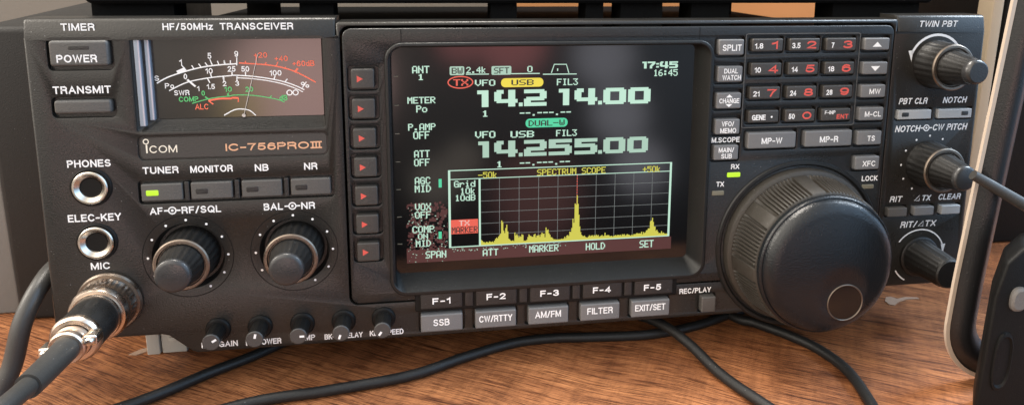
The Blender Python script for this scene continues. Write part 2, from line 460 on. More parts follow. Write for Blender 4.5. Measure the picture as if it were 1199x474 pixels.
GL = {   # a plain grotesque drawn as strokes: width in cap heights, list of strokes
    'A': (.72, [[(0, 0), (.36, 1), (.72, 0)], [(.13, .32), (.59, .32)]]),
    'B': (.62, [[(0, 0), (0, 1), (.36, 1)] + el(.36, .765, .22, .235, 90, -90) + [(0, .53)], [(.3, .53), (.36, .53)] + el(.36, .265, .26, .265, 90, -90) + [(0, 0)]]),
    'C': (.70, [el(.37, .5, .37, .5, 42, 318, 18)]),
    'D': (.68, [[(0, 0), (0, 1), (.28, 1)] + el(.28, .5, .40, .5, 90, -90, 14) + [(0, 0)]]),
    'E': (.56, [[(.56, 1), (0, 1), (0, 0), (.56, 0)], [(0, .53), (.5, .53)]]),
    'F': (.52, [[(.52, 1), (0, 1), (0, 0)], [(0, .5), (.46, .5)]]),
    'G': (.74, [el(.37, .5, .37, .5, 45, 300, 18) + [(.72, .2), (.74, .46), (.42, .46)], [(.74, .46), (.74, 0)]]),
    'H': (.66, [[(0, 0), (0, 1)], [(.66, 0), (.66, 1)], [(0, .53), (.66, .53)]]),
    'I': (.0, [[(0, 0), (0, 1)]]), '\u2162': (.84, [[(.14, 0), (.14, 1)], [(.42, 0), (.42, 1)], [(.70, 0), (.70, 1)], [(0, 1), (.84, 1)], [(0, 0), (.84, 0)]]),
    'K': (.64, [[(0, 0), (0, 1)], [(.62, 1), (0, .36)], [(.22, .58), (.64, 0)]]),
    'L': (.52, [[(0, 1), (0, 0), (.52, 0)]]),
    'M': (.80, [[(0, 0), (0, 1)], [(0.03, 1), (.4, .05), (.77, 1)], [(.8, 1), (.8, 0)]]),
    'N': (.66, [[(0, 0), (0, 1)], [(0.02, 1), (.64, 0)], [(.66, 0), (.66, 1)]]),
    'O': (.78, [el(.39, .5, .39, .5, 90, 450, 22)]),
    'P': (.60, [[(0, 0), (0, 1), (.36, 1)] + el(.36, .74, .24, .26, 90, -90) + [(0, .48)]]),
    'Q': (.78, [el(.39, .5, .39, .5, 90, 450, 22), [(.46, .26), (.76, -.04)]]),
    'R': (.64, [[(0, 0), (0, 1), (.38, 1)] + el(.38, .75, .24, .25, 90, -90) + [(0, .5)], [(.36, .5), (.58, .36), (.62, 0)]]),
    'S': (.62, [el(.31, .745, .27, .255, 25, 270, 12) + el(.31, .25, .30, .25, 80, -155, 12)]),
    'T': (.62, [[(0, 1), (.62, 1)], [(.31, 1), (.31, 0)]]),
    'U': (.64, [[(0, 1), (0, .33)] + el(.32, .33, .32, .33, 180, 360, 12) + [(.64, 1)]]),
    'V': (.66, [[(0, 1), (.33, 0), (.66, 1)]]),
    'W': (1.0, [[(0, 1), (.25, 0), (.5, 1), (.75, 0), (1, 1)]]),
    'X': (.66, [[(0, 0), (.66, 1)], [(0, 1), (.66, 0)]]),
    'Y': (.66, [[(0, 1), (.33, .45), (.66, 1)], [(.33, .45), (.33, 0)]]),
    'z': (.44, [[(0, .68), (.42, .68), (0, 0), (.44, 0)]]),
    'o': (.5, [el(.25, .34, .25, .34, 90, 450, 16)]),
    'd': (.48, [el(.24, .34, .24, .34, 90, 450, 16), [(.48, 0), (.48, 1)]]),
    '0': (.58, [el(.29, .5, .29, .5, 90, 450, 20)]),
    '1': (.26, [[(0, .74), (.16, .82), (.26, 1), (.26, 0)]]),
    '2': (.56, [el(.28, .72, .27, .28, 170, -35, 12) + [(.0, .0), (.56, 0)]]),
    '3': (.56, [el(.27, .755, .25, .245, 155, -90, 12), el(.27, .255, .29, .255, 90, -155, 12)]),
    '4': (.60, [[(.45, 0), (.45, 1), (0, .27), (.60, .27)]]),
    '5': (.56, [[(.52, 1), (.10, 1), (.04, .5)] + el(.27, .32, .28, .32, 130, -150, 12)]),
    '6': (.57, SIX),
    '7': (.56, [[(0, 1), (.56, 1), (.34, .6), (.2, 0)]]),
    '8': (.58, [el(.29, .755, .24, .245, 90, 450, 16), el(.29, .26, .29, .26, 90, 450, 16)]),
    '9': (.57, [[(.57 - x, 1 - y) for x, y in st] for st in SIX]),
    '-': (.36, [[(.0, .42), (.36, .42)]]), '+': (.5, [[(0, .45), (.5, .45)], [(.25, .2), (.25, .7)]]),
    '/': (.36, [[(0, -.02), (.36, 1.02)]]), '.': (.0, [[(0, 0), (0, .04)]]), ' ': (.22, []),
    '%': (1.0, [el(.2, .76, .2, .24, 90, 450, 12), el(.8, .24, .2, .24, 90, 450, 12), [(.14, 0), (.66, 1)]])}
def stroke(mb, pts, w, h):
    n = len(pts); L = []; Q = []
    closed = n > 3 and math.dist(pts[0], pts[-1]) < 1e-4
    for i in range(n):
        p = Vector(pts[i])
        a = (p - Vector(pts[i - 1])) if i else ((p - Vector(pts[-2])) if closed else None)
        b = (Vector(pts[i + 1]) - p) if i < n - 1 else ((Vector(pts[1]) - p) if closed else None)
        a = a.normalized() if a else b.normalized(); b = b.normalized() if b else a
        m = (a + b); m = m.normalized() if m.length > 1e-4 else a
        nn = Vector((-m.y, m.x)); k = (w / 2) / max(0.5, abs(nn.dot(Vector((-a.y, a.x)))))
        ext = Vector((0, 0))
        if not closed and i == 0: ext = -b * w * 0.5
        if not closed and i == n - 1: ext = a * w * 0.5
        L.append((*(p + nn * k + ext), h)); Q.append((*(p - nn * k + ext), h))
    mb.add(L + Q, [(i, i + 1, n + i + 1, n + i) for i in range(n - 1)])
def text(mb, s, uc, vc, w, cap, h, bold=0.0, shear=0.0, gap=None):
    """Lettering as flat strokes, fitted to width w and cap height cap around (uc, vc)."""
    t = (0.142 + bold * 3.3) * cap
    gap = gap or 0.28 + bold * 4; x = 0.0; st = []
    for ch in s:
        gw, strokes = GL[ch]
        for q in strokes: st.append([(x + a, b_) for a, b_ in q])
        x += gw + gap
    tot = max(1e-6, x - gap); sx = (w - t) / tot if tot > 0.05 else 0.0
    low = all(ch in 'zo' for ch in s)
    for i, q in enumerate(st):
        stroke(mb, [(uc - w / 2 + t / 2 + a * sx + shear * (b_ - 0.5) * cap, vc + cap / 2 - t / 2 - b_ * (cap - t)) for a, b_ in q], t, h + 0.0015 * (i % 7))

# ---------------------------------------------------------------- tagging
def empty(name, loc, label, cat, group=None):
    o = bpy.data.objects.new(name, None); o.empty_display_size = 0.02; col.objects.link(o)
    o.location = loc; o['label'] = label; o['category'] = cat
    if group: o['group'] = group
    bpy.context.view_layer.update()
    return o
def tag(o, label, cat, group=None):
    o['label'] = label; o['category'] = cat
    if group: o['group'] = group
    return o
def structure(o): o['kind'] = 'structure'; return o

# ================================================================ measured lettering and dial data, panel millimetres
PANEL_TEXT = [
    ('TIMER', 16.11, 2.78, 9.93, 2.31, -0.50),
    ('TRANSMIT', 15.79, 22.89, 17.21, 2.46, 0.00),
    ('PHONES', 15.68, 47.27, 13.17, 2.45, 0.00),
    ('ELEC-KEY', 15.80, 65.74, 16.30, 2.52, 0.00),
    ('MIC', 16.13, 82.64, 5.96, 2.42, 0.00),
    ('HF/50MHz', 49.00, 2.83, 15.43, 2.23, -0.50),
    ('TRANSCEIVER', 70.36, 2.82, 23.09, 2.25, -0.50),
    ('TUNER', 37.40, 50.36, 11.19, 2.35, 0.00),
    ('MONITOR', 53.39, 50.49, 13.53, 2.36, 0.00),
    ('NB', 69.44, 50.67, 4.47, 2.40, 0.00),
    ('NR', 85.49, 50.77, 4.40, 2.42, 0.00),
    ('AF', 34.98, 64.41, 4.05, 2.39, 0.00),
    ('RF/SQL', 49.22, 64.49, 12.56, 2.42, 0.00),
    ('BAL', 72.53, 64.62, 6.34, 2.45, 0.00),
    ('NR', 84.03, 64.72, 4.62, 2.46, 0.00),
    ('MIC GAIN', 52.03, 113.78, 12.02, 2.11, 0.00),
    ('RF POWER', 66.73, 114.03, 11.96, 2.13, 0.00),
    ('COMP', 80.61, 113.62, 7.33, 2.09, 0.00),
    ('BK-IN DELAY', 94.18, 113.87, 13.32, 2.04, 0.00),
    ('KEY SPEED', 109.34, 113.75, 12.00, 2.06, 0.00),
    ('REC/PLAY', 226.31, 105.48, 12.77, 2.11, 0.00),
]
PLATE_TEXT = [
    ('M.SCOPE', 235.24, 46.03, 11.02, 1.97, 0.80),
    ('RX', 239.56, 56.45, 3.31, 1.93, 0.80),
    ('TX', 233.93, 63.09, 3.03, 1.94, 0.80),
    ('LOCK', 295.50, 63.27, 6.70, 2.09, 0.80),
]
RIGHT_TEXT = [
    ('TWIN PBT', 319.75, 3.38, 16.16, 2.50, -0.40),
    ('PBT CLR', 311.90, 33.16, 12.10, 2.38, 0.00),
    ('NOTCH', 329.85, 33.08, 10.10, 2.41, 0.00),
    ('NOTCH', 310.59, 44.11, 10.54, 2.54, 0.00),
    ('CW PITCH', 328.88, 43.88, 14.90, 2.58, 0.00),
    ('RIT', 308.32, 72.55, 5.13, 2.35, 0.00),
    ('TX', 321.60, 72.60, 3.83, 2.36, 0.00),
    ('CLEAR', 331.99, 72.54, 9.91, 2.39, 0.00),
    ('RIT/', 315.0, 83.37, 7.10, 2.53, 0.00),
    ('TX', 324.56, 83.29, 4.87, 2.54, 0.00),
]
BUTTON_TEXT = [
    ('POWER', 15.70, 12.67, 11.90, 2.47, 1.20),
    ('F-1', 129.16, 102.02, 6.47, 2.37, 2.00),
    ('F-2', 148.97, 101.69, 7.01, 2.40, 2.00),
    ('F-3', 168.84, 101.74, 7.02, 2.42, 2.00),
    ('F-4', 188.69, 101.79, 6.83, 2.38, 2.00),
    ('F-5', 208.42, 102.07, 6.75, 2.41, 2.00),
    ('SSB', 129.02, 110.31, 5.87, 2.59, 2.00),
    ('CW/RTTY', 148.82, 110.22, 12.25, 2.55, 2.00),
    ('AM/FM', 168.37, 110.03, 9.74, 2.59, 2.00),
    ('FILTER', 188.20, 110.06, 9.88, 2.55, 2.00),
    ('EXIT/SET', 207.81, 110.12, 11.97, 2.58, 2.00),
    ('SPLIT', 235.31, 11.39, 7.31, 2.31, 2.20),
    ('DUAL', 235.37, 19.94, 5.33, 1.77, 2.20),
    ('WATCH', 235.68, 22.33, 7.13, 1.84, 2.20),
    ('CHANGE', 235.25, 30.99, 7.76, 1.80, 2.20),
    ('VFO/', 235.17, 39.64, 4.80, 1.81, 2.20),
    ('MEMO', 235.43, 42.20, 6.24, 1.88, 2.20),
    ('MAIN/', 235.10, 49.55, 6.04, 1.83, 2.20),
    ('SUB', 235.28, 51.91, 4.23, 1.84, 2.20),
    ('MW', 293.65, 28.62, 4.59, 2.06, 2.20),
    ('M-CL', 293.64, 37.41, 6.80, 2.08, 2.20),
    ('TS', 293.73, 46.91, 3.22, 2.11, 2.20),
    ('XFC', 293.75, 56.90, 5.43, 2.20, 2.20),
    ('MP-W', 252.99, 46.60, 8.24, 2.31, 2.20),
    ('MP-R', 276.21, 46.73, 7.59, 2.35, 2.20),
]
NAME_TEXT = [
    ('COM', 38.63, 43.30, 8.62, 2.51, -0.40),
    ('IC-756PRO\u2162', 73.81, 43.41, 31.31, 2.50, -0.40),
]
LCD_TEXT = [
    ('ANT', 120.43, 126.31, 17.41, 19.98, 'w'),
    ('1', 122.68, 124.01, 20.28, 22.41, 'w'),
    ('METER', 118.57, 128.19, 28.42, 30.75, 'w'),
    ('Po', 121.56, 125.29, 31.46, 33.96, 'w'),
    ('P.AMP', 118.59, 128.12, 38.01, 40.46, 'w'),
    ('OFF', 120.32, 126.02, 40.80, 43.60, 'w'),
    ('ATT', 120.47, 125.90, 47.74, 50.35, 'w'),
    ('OFF', 120.40, 125.84, 50.89, 53.54, 'w'),
    ('AGC', 120.51, 125.93, 57.64, 60.25, 'w'),
    ('MID', 120.44, 126.13, 60.60, 63.29, 'w'),
    ('VOX', 120.36, 126.01, 67.46, 70.17, 'w'),
    ('OFF', 120.30, 125.95, 70.52, 73.08, 'w'),
    ('COMP', 119.27, 127.06, 75.97, 78.58, 'w'),
    ('ON', 121.20, 124.73, 78.90, 81.02, 'w'),
    ('MID', 120.38, 125.77, 81.42, 83.92, 'w'),
    ('SPAN', 123.81, 131.26, 85.75, 88.47, 'w'),
    ('ATT', 144.78, 150.51, 86.17, 88.78, 'w'),
    ('MARKER', 162.17, 173.28, 85.76, 88.43, 'w'),
    ('HOLD', 183.90, 191.33, 85.98, 88.72, 'w'),
    ('SET', 205.02, 210.52, 86.06, 88.97, 'w'),
    ('2.4k', 139.30, 146.26, 18.03, 20.23, 'w'),
    ('0', 161.18, 162.95, 17.97, 20.20, 'w'),
    ('VFO', 142.37, 149.51, 22.68, 24.91, 'w'),
    ('FIL3', 172.03, 179.71, 22.80, 25.19, 'w'),
    ('16:45', 208.34, 217.55, 19.99, 22.45, 'w'),
    ('1', 145.20, 146.64, 33.86, 36.12, 'w'),
    ('VFO', 142.30, 149.49, 41.46, 43.96, 'w'),
    ('USB', 155.15, 163.62, 41.73, 44.15, 'w'),
    ('FIL3', 171.96, 179.64, 41.76, 44.14, 'w'),
    ('1', 150.33, 151.71, 52.78, 55.09, 'w'),
    ('-50k', 143.27, 150.13, 56.60, 58.92, 'y'),
    ('SPECTRUM SCOPE', 164.98, 190.89, 56.36, 58.79, 'y'),
    ('+50k', 205.33, 212.32, 56.76, 59.07, 'y'),
    ('Grid', 134.49, 142.13, 59.59, 62.00, 'w'),
    ('10k', 136.71, 142.11, 62.31, 64.63, 'w'),
    ('10dB', 134.83, 142.09, 64.85, 67.19, 'w'),
    ('BW', 134.18, 137.94, 18.23, 20.43, 'k'),
    ('SFT', 149.16, 154.52, 18.35, 20.56, 'k'),
    ('TX', 134.73, 139.86, 22.35, 24.68, 'r'),
    ('USB', 155.44, 163.38, 22.86, 24.91, 'k'),
    ('DUAL-W', 161.71, 175.00, 37.91, 40.07, 'k'),
    ('TX', 136.11, 139.86, 74.60, 76.64, 'p'),
    ('MARKER', 133.44, 142.82, 77.04, 79.41, 'k'),
]
LCD_BOX = [
    ('bw', 133.43, 138.57, 17.75, 20.89, 'w'),
    ('sft', 148.24, 155.35, 17.85, 21.00, 'w'),
    ('tx', 132.81, 141.53, 21.37, 25.54, 'r'),
    ('usb', 151.66, 167.01, 22.30, 25.54, 'y'),
    ('dual', 160.58, 176.15, 37.27, 40.59, 'g'),
    ('g1', 128.94, 130.04, 58.59, 61.79, 'g'),
    ('g2', 128.63, 129.75, 78.48, 81.23, 'g'),
    ('txm', 133.11, 143.05, 74.28, 79.70, 'r'),
    ('clock', 203.89, 217.57, 17.02, 19.54, 'w'),
]
DIGITS_MAIN = [('1', 143.1, 147.1), ('4', 149.19, 157.62), ('.', 158.09, 159.48), ('2', 159.98, 168.24), ('1', 172.75, 176.62), ('4', 178.59, 187.11), ('.', 187.47, 188.95), ('0', 189.4, 198.03), ('0', 198.81, 207.41)]
DIGITS_SUB = [('1', 143.34, 147.21), ('4', 149.13, 157.66), ('.', 158.13, 159.55), ('2', 160.05, 168.42), ('5', 169.21, 177.86), ('5', 178.89, 187.51), ('.', 187.87, 189.37), ('0', 189.83, 198.24), ('0', 199.03, 207.06)]
DIGIT_V = [[26.52, 32.59], [45.21, 51.23]]
SCOPE = [(132.65, 55.68), (216.5, 56.12), (132.48, 84.35), (216.15, 85.04), (132.76, 58.88), (216.29, 59.56), (143.73, 59.0), (143.47, 84.37)]
GRIDX = [(150.93, 69.39), (158.03, 69.72), (165.26, 70.06), (172.5, 70.39), (179.63, 70.72), (186.83, 71.06), (194.28, 71.4), (201.54, 71.74), (208.83, 72.08)]
UL = [(139.13, 20.6), (147.32, 20.68), (155.35, 20.68), (165.67, 20.73), (166.82, 21.06), (179.25, 21.14), (169.92, 20.61), (170.95, 17.51), (175.41, 17.57), (176.34, 20.71)]
DASH1 = [(158.23, 35.11), (177.56, 35.08)]
DASH2 = [(158.28, 53.75), (177.45, 53.8)]
TRACE0 = [(143.57, 84.31), (215.9, 84.78)]
LCDC = [(118.26, 14.48), (221.47, 14.2), (118.37, 90.04), (222.31, 89.65)]
MAROON = [(117.49, 88.34), (217.76, 88.35), (217.66, 85.91), (132.42, 84.25)]
M_S = [(37.21, 21.68), (40.72, 19.75), (46.4, 17.85), (52.07, 16.48), (57.1, 15.88), (60.69, 15.67), (62.7, 15.56)]
M_R = [(63.35, 15.3), (67.44, 15.63), (72.5, 16.11), (76.94, 16.98), (81.38, 18.54), (85.18, 20.65), (87.85, 22.27)]
M_P1 = [(40.82, 24.28), (45.5, 21.97), (49.29, 20.9), (54.96, 19.99), (60.46, 19.55), (61.53, 19.43), (67.2, 19.87), (72.9, 20.78), (77.34, 21.87), (81.16, 23.31), (84.01, 24.8)]
M_P2 = [(62.42, 20.32), (67.16, 20.68), (72.86, 21.59), (77.3, 22.76), (81.11, 24.27), (83.52, 25.55)]
M_C = [(47.64, 28.72), (52.61, 27.35), (56.42, 26.75), (59.59, 26.48), (61.13, 26.18), (66.21, 26.28), (71.28, 27.07), (75.1, 27.98), (77.32, 28.92)]
M_A = [(52.89, 27.89), (56.39, 27.3), (59.99, 27.31), (60.44, 27.11), (62.46, 27.16)]
M_A2 = [(52.89, 27.89), (54.38, 29.15)]
M_A3 = [(62.46, 27.16), (62.38, 28.58)]
M_TW = [(46.55, 17.52), (45.19, 15.71), (48.39, 15.89), (49.05, 17.1), (50.59, 15.39), (51.32, 16.6), (52.66, 15.02), (53.45, 16.3), (54.23, 13.98), (54.85, 15.85), (56.56, 14.54), (56.98, 15.82), (58.7, 14.31), (58.99, 15.71), (58.69, 14.37), (58.74, 15.64), (60.69, 14.4), (60.62, 15.6), (62.76, 13.43), (62.61, 16.1)]
M_TR = [(65.47, 14.66), (65.42, 15.53), (69.01, 12.5), (68.83, 15.65), (72.04, 15.22), (71.74, 16.09), (75.88, 15.07), (75.16, 16.62), (78.36, 16.87), (77.88, 17.54)]
M_TP = [(46.7, 20.65), (49.15, 23.04), (54.12, 18.51), (54.34, 19.98), (60.97, 18.22), (60.9, 19.42), (65.26, 18.28), (65.18, 19.63), (74.74, 19.79), (74.3, 21.0), (78.68, 20.94), (77.86, 21.88), (53.07, 20.3), (53.72, 21.85), (57.98, 19.91), (58.26, 21.53), (58.23, 19.78), (58.27, 21.13), (62.45, 19.85), (62.35, 21.6)]
M_TC = [(51.91, 26.52), (53.34, 27.7), (59.02, 25.59), (59.27, 26.61), (59.4, 25.33), (59.35, 26.28), (65.93, 25.46), (65.89, 26.28), (73.24, 26.57), (72.42, 27.44)]
M_BLK = [(43.51, 17.68), (46.18, 16.52), (46.55, 17.52), (43.88, 18.61)]
M_BLK2 = [(80.86, 18.53), (81.96, 17.19), (82.46, 17.61), (81.36, 18.95)]
M_N = [(69.66, 12.17), (64.03, 33.06)]
M_HUB = [(57.54, 33.03), (60.82, 31.27), (63.39, 30.99), (65.91, 31.6), (67.74, 33.3)]
METER_W = [
    ('S', 37.30, 20.02, 1.52, 1.71, -3.40),
    ('Po', 41.06, 22.62, 2.83, 1.72, -3.40),
    ('SWR', 44.73, 25.03, 4.83, 1.73, -3.40),
    ('1', 45.07, 14.86, 0.86, 1.99, -3.40),
    ('5', 54.18, 12.79, 1.24, 2.00, -3.40),
    ('9', 62.71, 12.23, 1.26, 2.01, -3.40),
    ('0', 46.22, 19.58, 1.11, 1.84, -3.40),
    ('10', 53.76, 17.84, 2.30, 1.84, -3.40),
    ('25', 60.90, 17.28, 2.52, 1.84, -3.40),
    ('50', 65.25, 17.34, 2.53, 1.85, -3.40),
    ('100', 74.92, 18.84, 3.85, 1.87, -3.40),
    ('%', 84.35, 23.09, 2.73, 2.07, -3.40),
    ('1', 49.98, 23.73, 0.75, 1.73, -3.40),
    ('1.5', 53.98, 23.13, 2.56, 1.74, -3.40),
    ('2', 58.38, 22.20, 1.19, 1.73, -3.40),
    ('3', 62.41, 22.14, 1.20, 1.75, -3.40),
]
METER_G = [
    ('COMP', 46.72, 27.22, 6.15, 1.74, -3.40),
    ('0', 51.43, 25.30, 1.12, 1.74, -3.40),
    ('10', 59.41, 24.12, 2.39, 1.74, -3.40),
    ('20', 66.16, 24.24, 2.48, 1.75, -3.40),
    ('dB', 77.07, 27.41, 2.58, 1.89, -3.40),
]
METER_R = [
    ('ALC', 50.70, 29.87, 4.25, 1.93, -3.40),
    ('+20', 70.39, 12.71, 4.31, 1.84, -3.40),
    ('+40', 77.00, 13.95, 4.29, 1.85, -3.40),
    ('+60dB', 84.14, 15.73, 7.19, 1.92, -3.40),
]
M_INF = [(80.07, 25.68)]
# ================================================================ the setting
t = MB(False); t.box(-900, -115, -30, 900, 460, 0)
structure(t.build('table', 'wood'))
t = MB(False); t.box(-1100, 465, -700, 1100, 490, 900)
structure(t.build('wall', 'wall'))

# ================================================================ the radio
radio = empty('radio_transceiver', (0.0, 0.14, 0.0), 'black desktop radio transceiver with a lit colour display, analogue meter and large tuning knob', 'radio')

# body behind the panel
b = MB()
pts = rr(3, 12, 337, 107, 4)
b.loops([at_h(inset(pts, 2), -286), at_h(pts, -284), at_h(pts, -11)], True, True)
b.build('chassis', 'paint', radio)
def chassis_bottom(y):   # world height of the underside at a distance behind the panel
    return (GAP + 116 * math.cos(TILT)) - 107 * math.cos(TILT) - y * math.sin(TILT) - 0
for x0, x1, y0, y1 in ((-151, -137, 17, 30), (137, 151, 17, 30), (-150, -130, 235, 255), (130, 150, 235, 255)):
    top = chassis_bottom((y0 + y1) / 2) + 2
    f = MB(False)
    f.box(x0, y0, 0, x0 + 4.6, y1, top); f.box(x0 + 5.2, y0 + 0.6, 0, x1, y1 - 0.3, top)
    f.box(x0 + 8, y0 - 0.2, 5.0, x1 - 0.5, y0 + 0.5, 6.6)
    f.build('foot', 'foot', radio, bevel=0.3)

# front panel: one moulding with real openings
KNOB = (267.0, 88.5)
def arc(cu, cv, r, a0, a1, n=14):
    return [(cu + r * math.cos(R(a0 + (a1 - a0) * k / n)), cv + r * math.sin(R(a0 + (a1 - a0) * k / n))) for k in range(n + 1)]
outer = [(0, 6.0), (95.5, 6.0), (95.5, 2.2), (96.2, 1.5), (302.0, 1.5), (302.7, 2.2), (302.7, 6.0), (340, 6.0), (340, 107.6), (339.5, 108.8), (338.2, 109.4), (294.4, 109.4)] \
    + arc(KNOB[0], KNOB[1], 34.2, 36, 126.5) + [(244, 116.4), (44.6, 116.6), (43.0, 116.0), (35.6, 109.6), (33.5, 109.0), (1.8, 109.0), (0.5, 108.6), (0, 107.4)]
holes = []
def well(u0, v0, u1, v1, r=1.0, depth=-1.6, hb=0.35, fl=None):
    holes.append((rr(u0, v0, u1, v1, r), depth, fl, hb))
well(31.2, 6.5, 90.9, 37.2, 0.8, -3.7, 0.5, rr(36.8, 7.0, 90.3, 33.8, 0.5))
well(31.0, 38.9, 91.5, 46.9, 1.8, -0.5, 0.3)
well(6.6, 6.35, 26.0, 16.6, 1.6)
well(6.4, 25.2, 25.5, 32.0, 1.6)
well(30.0, 53.9, 93.0, 61.9, 1.2)
for cu, cv in ((44.0, 80.9), (78.8, 80.9)): holes.append((circ(cu, cv, 11.6, 64), -3.2, circ(cu, cv, 10.6, 64), 0.3))
for u0, u1, v0, v1 in ((304.6, 320.4, 35.9, 40.9), (321.8, 338.0, 35.9, 40.9), (303.7, 313.2, 75.1, 79.9), (315.1, 325.0, 75.1, 79.9), (327.1, 336.8, 75.1, 79.9)):
    well(u0, v0, u1, v1, 0.8)
for u0, u1 in ((121.0, 137.4), (140.5, 157.0), (159.9, 176.5), (179.8, 196.0), (199.6, 215.8), (227.6, 234.6)): well(u0, 106.7, u1, 114.6, 0.9, -1.6, 0.3)
holes.append((rr(96.7, 2.9, 301.5, 102.6, 3.2), None, None, 0.25))
p = MB()
plate(p, outer, [(a, (b_ if b_ is not None else None), c, d) for a, b_, c, d in holes], 0.0, -12.0, 1.0)
for (ua, ub, vk) in ((0, 95.5, 6.0), (302.7, 340, 6.0)):      # leaning strip along the top edge
    cols = [(ua, -1.0), (ua + 0.3, -0.3), (ua + 1.0, 0), (ub - 1.0, 0), (ub - 0.3, -0.3), (ub, -1.0)]
    rows = [(vk + 1.0, 0), (vk, -0.05), (1.2, -1.0), (0.5, -1.5), (0.1, -2.4), (0.0, -4), (0.0, -12)]
    p.add([(u, v, min(h + dh, 0)) for v, h in rows for u, dh in cols],
          [(r_ * 6 + c_, r_ * 6 + c_ + 1, (r_ + 1) * 6 + c_ + 1, (r_ + 1) * 6 + c_) for r_ in range(len(rows) - 1) for c_ in range(5)])
    for u in (ua, ub):
        p.add([(u, v, h - 1.0) for v, h in rows[:-1]] + [(u, v, -12) for v, h in rows[:-1]], [(i, i + 1, i + 7, i + 6) for i in range(5)])
front = p.build('front_panel', 'panel', radio)

def lettering(name, rows, mat, parent, bold=0.012, shear=0.0, raise_=0.05, gap=None):
    mb = MB()
    for s, u, v, w, c, h in rows: text(mb, s, u, v, w, c, h + raise_, bold, shear, gap)
    return mb
pl = lettering('x', PANEL_TEXT, 'print', front)
def dial_mark(mb, u, v, half, h):     # the two-ring mark between a double knob's names
    ribbon(mb, circ(u, v, 1.15, 20), 0.42, h, True); mb.tess([circ(u, v, 0.45, 10)], h)
    ribbon(mb, [(u - half, v), (u - 1.2, v)], 0.5, h); ribbon(mb, [(u + 1.2, v), (u + half, v)], 0.5, h)
dial_mark(pl, 40.0, 64.45, 2.6, 0.05); dial_mark(pl, 78.8, 64.65, 2.6, 0.05)
for cu, cv in ((44.0, 80.9), (78.8, 80.9)):
    for a in range(-150, 151, 30):
        pl.tess([circ(cu + 12.9 * math.sin(R(a)), cv - 12.9 * math.cos(R(a)), 0.42, 12)], 0.05)
pl.build('printed_lettering', 'print', front)
for cu, cv in ((44.0, 80.9), (78.8, 80.9)):
    q = MB(); ribbon(q, circ(cu, cv, 14.6, 64), 0.32, 0.03, True); q.build('dial_groove', 'well', front)
pr = lettering('x', RIGHT_TEXT, 'print', front, 0.010, 0.16)
dial_mark(pr, 318.6, 44.0, 2.5, 0.05)
for cu, cv in ((317.6, 72.6), (320.4, 83.3)):
    ribbon(pr, [(cu - 1.2, cv + 1.0), (cu + 0.9, cv + 1.0), (cu + 0.9, cv - 1.1)], 0.32, 0.05, True)
for a in range(-150, 151, 30):
    pr.tess([circ(320.5 + 11.4 * math.sin(R(a)), 58.6 - 11.4 * math.cos(R(a)), 0.42, 12)], 0.05)
ribbon(pr, arc(320.6, 97.0, 11.2, -145, -22), 0.55, 0.05); pr.tess([[(330.2, 92.5), (332.2, 92.3), (331.4, 96.6)]], 0.05)
ribbon(pr, arc(320.6, 97.0, 11.2, 118, 150), 0.55, 0.05)
ribbon(pr, arc(319.8, 18.8, 11.3, -160, -40), 0.95, 0.05); pr.tess([[(307.8, 13.6), (309.8, 13.4), (309.4, 17.8)]], 0.05)
pr.build('printed_lettering', 'print_dim', front)

# raised display plate
holes = []
well(103.9 - 5.2, 16.6, 103.9 + 5.2, 24.9, 1.3)
holes.clear()
SIDE_V = [20.53 + 10.24 * i for i in range(7)]
for v in SIDE_V: well(104.0 - 5.1, v - 4.25, 104.0 + 5.1, v + 4.25, 1.3, -1.0, 0.3)
LEFT_KEYS = [(230.3, 239.9, a, b_) for a, b_ in ((8.4, 14.1), (18.2, 24.0), (28.0, 33.9), (37.9, 43.6), (47.8, 53.4))]
RIGHT_KEYS = [(287.9, 298.1, a, b_) for a, b_ in ((8.35, 12.9), (17.4, 22.1), (26.1, 31.0), (34.8, 39.9), (44.0, 49.5), (54.05, 59.3))]
for u0, u1, v0, v1 in LEFT_KEYS + RIGHT_KEYS: well(u0 - 1.0, v0 - 1.0, u1 + 1.0, v1 + 1.0, 1.1, -1.0, 0.3)
KEY = lambda i, j: (249.1 + 14.61 * i, 10.6 + 8.88 * j)
for j in range(4):
    for i in range(3):
        u, v = KEY(i, j); well(u - 6.9, v - 3.2, u + 6.9, v + 3.2, 1.0, -1.0, 0.3)
WIDE = [(243.4, 262.7, 43.4, 49.5), (266.4, 285.7, 43.4, 49.5)]
for u0, u1, v0, v1 in WIDE: well(u0 - 1.0, v0 - 1.0, u1 + 1.0, v1 + 1.0, 1.1, -1.0, 0.3)
holes.append((rr(113.0, 10.2, 227.3, 97.8, 4.5), None, None, 0.1))
p = MB()
plate(p, rr(97.5, 3.7, 300.7, 101.8, 3.0), holes, 0.8, -1.35, 0.5)
disp = p.build('display_plate', 'plate', radio)
pt = lettering('x', PLATE_TEXT, 'print', disp)
pt.build('printed_lettering', 'print', disp)
s = MB()
ribbon(s, rr(241.2, 6.5, 286.7, 41.6, 0.8), 0.35, 0.86, True)
s.build('keypad_border', 'key_mid', disp)
for u in (117.0, 223.3):
    s = MB(); s.box(u - 0.14, 3.9, 0.7, u + 0.14, 8.3, 0.83); s.build('seam', 'well', disp)

# bezel and screen
p = MB()
ho = rr(112.6, 9.9, 227.4, 98.0, 4.8, 8)
plate(p, rr(111.3, 8.5, 228.9, 99.5, 6.0, 8), [(ho, -5.0, None, 0.5)], 2.3, -0.5, 0.9)
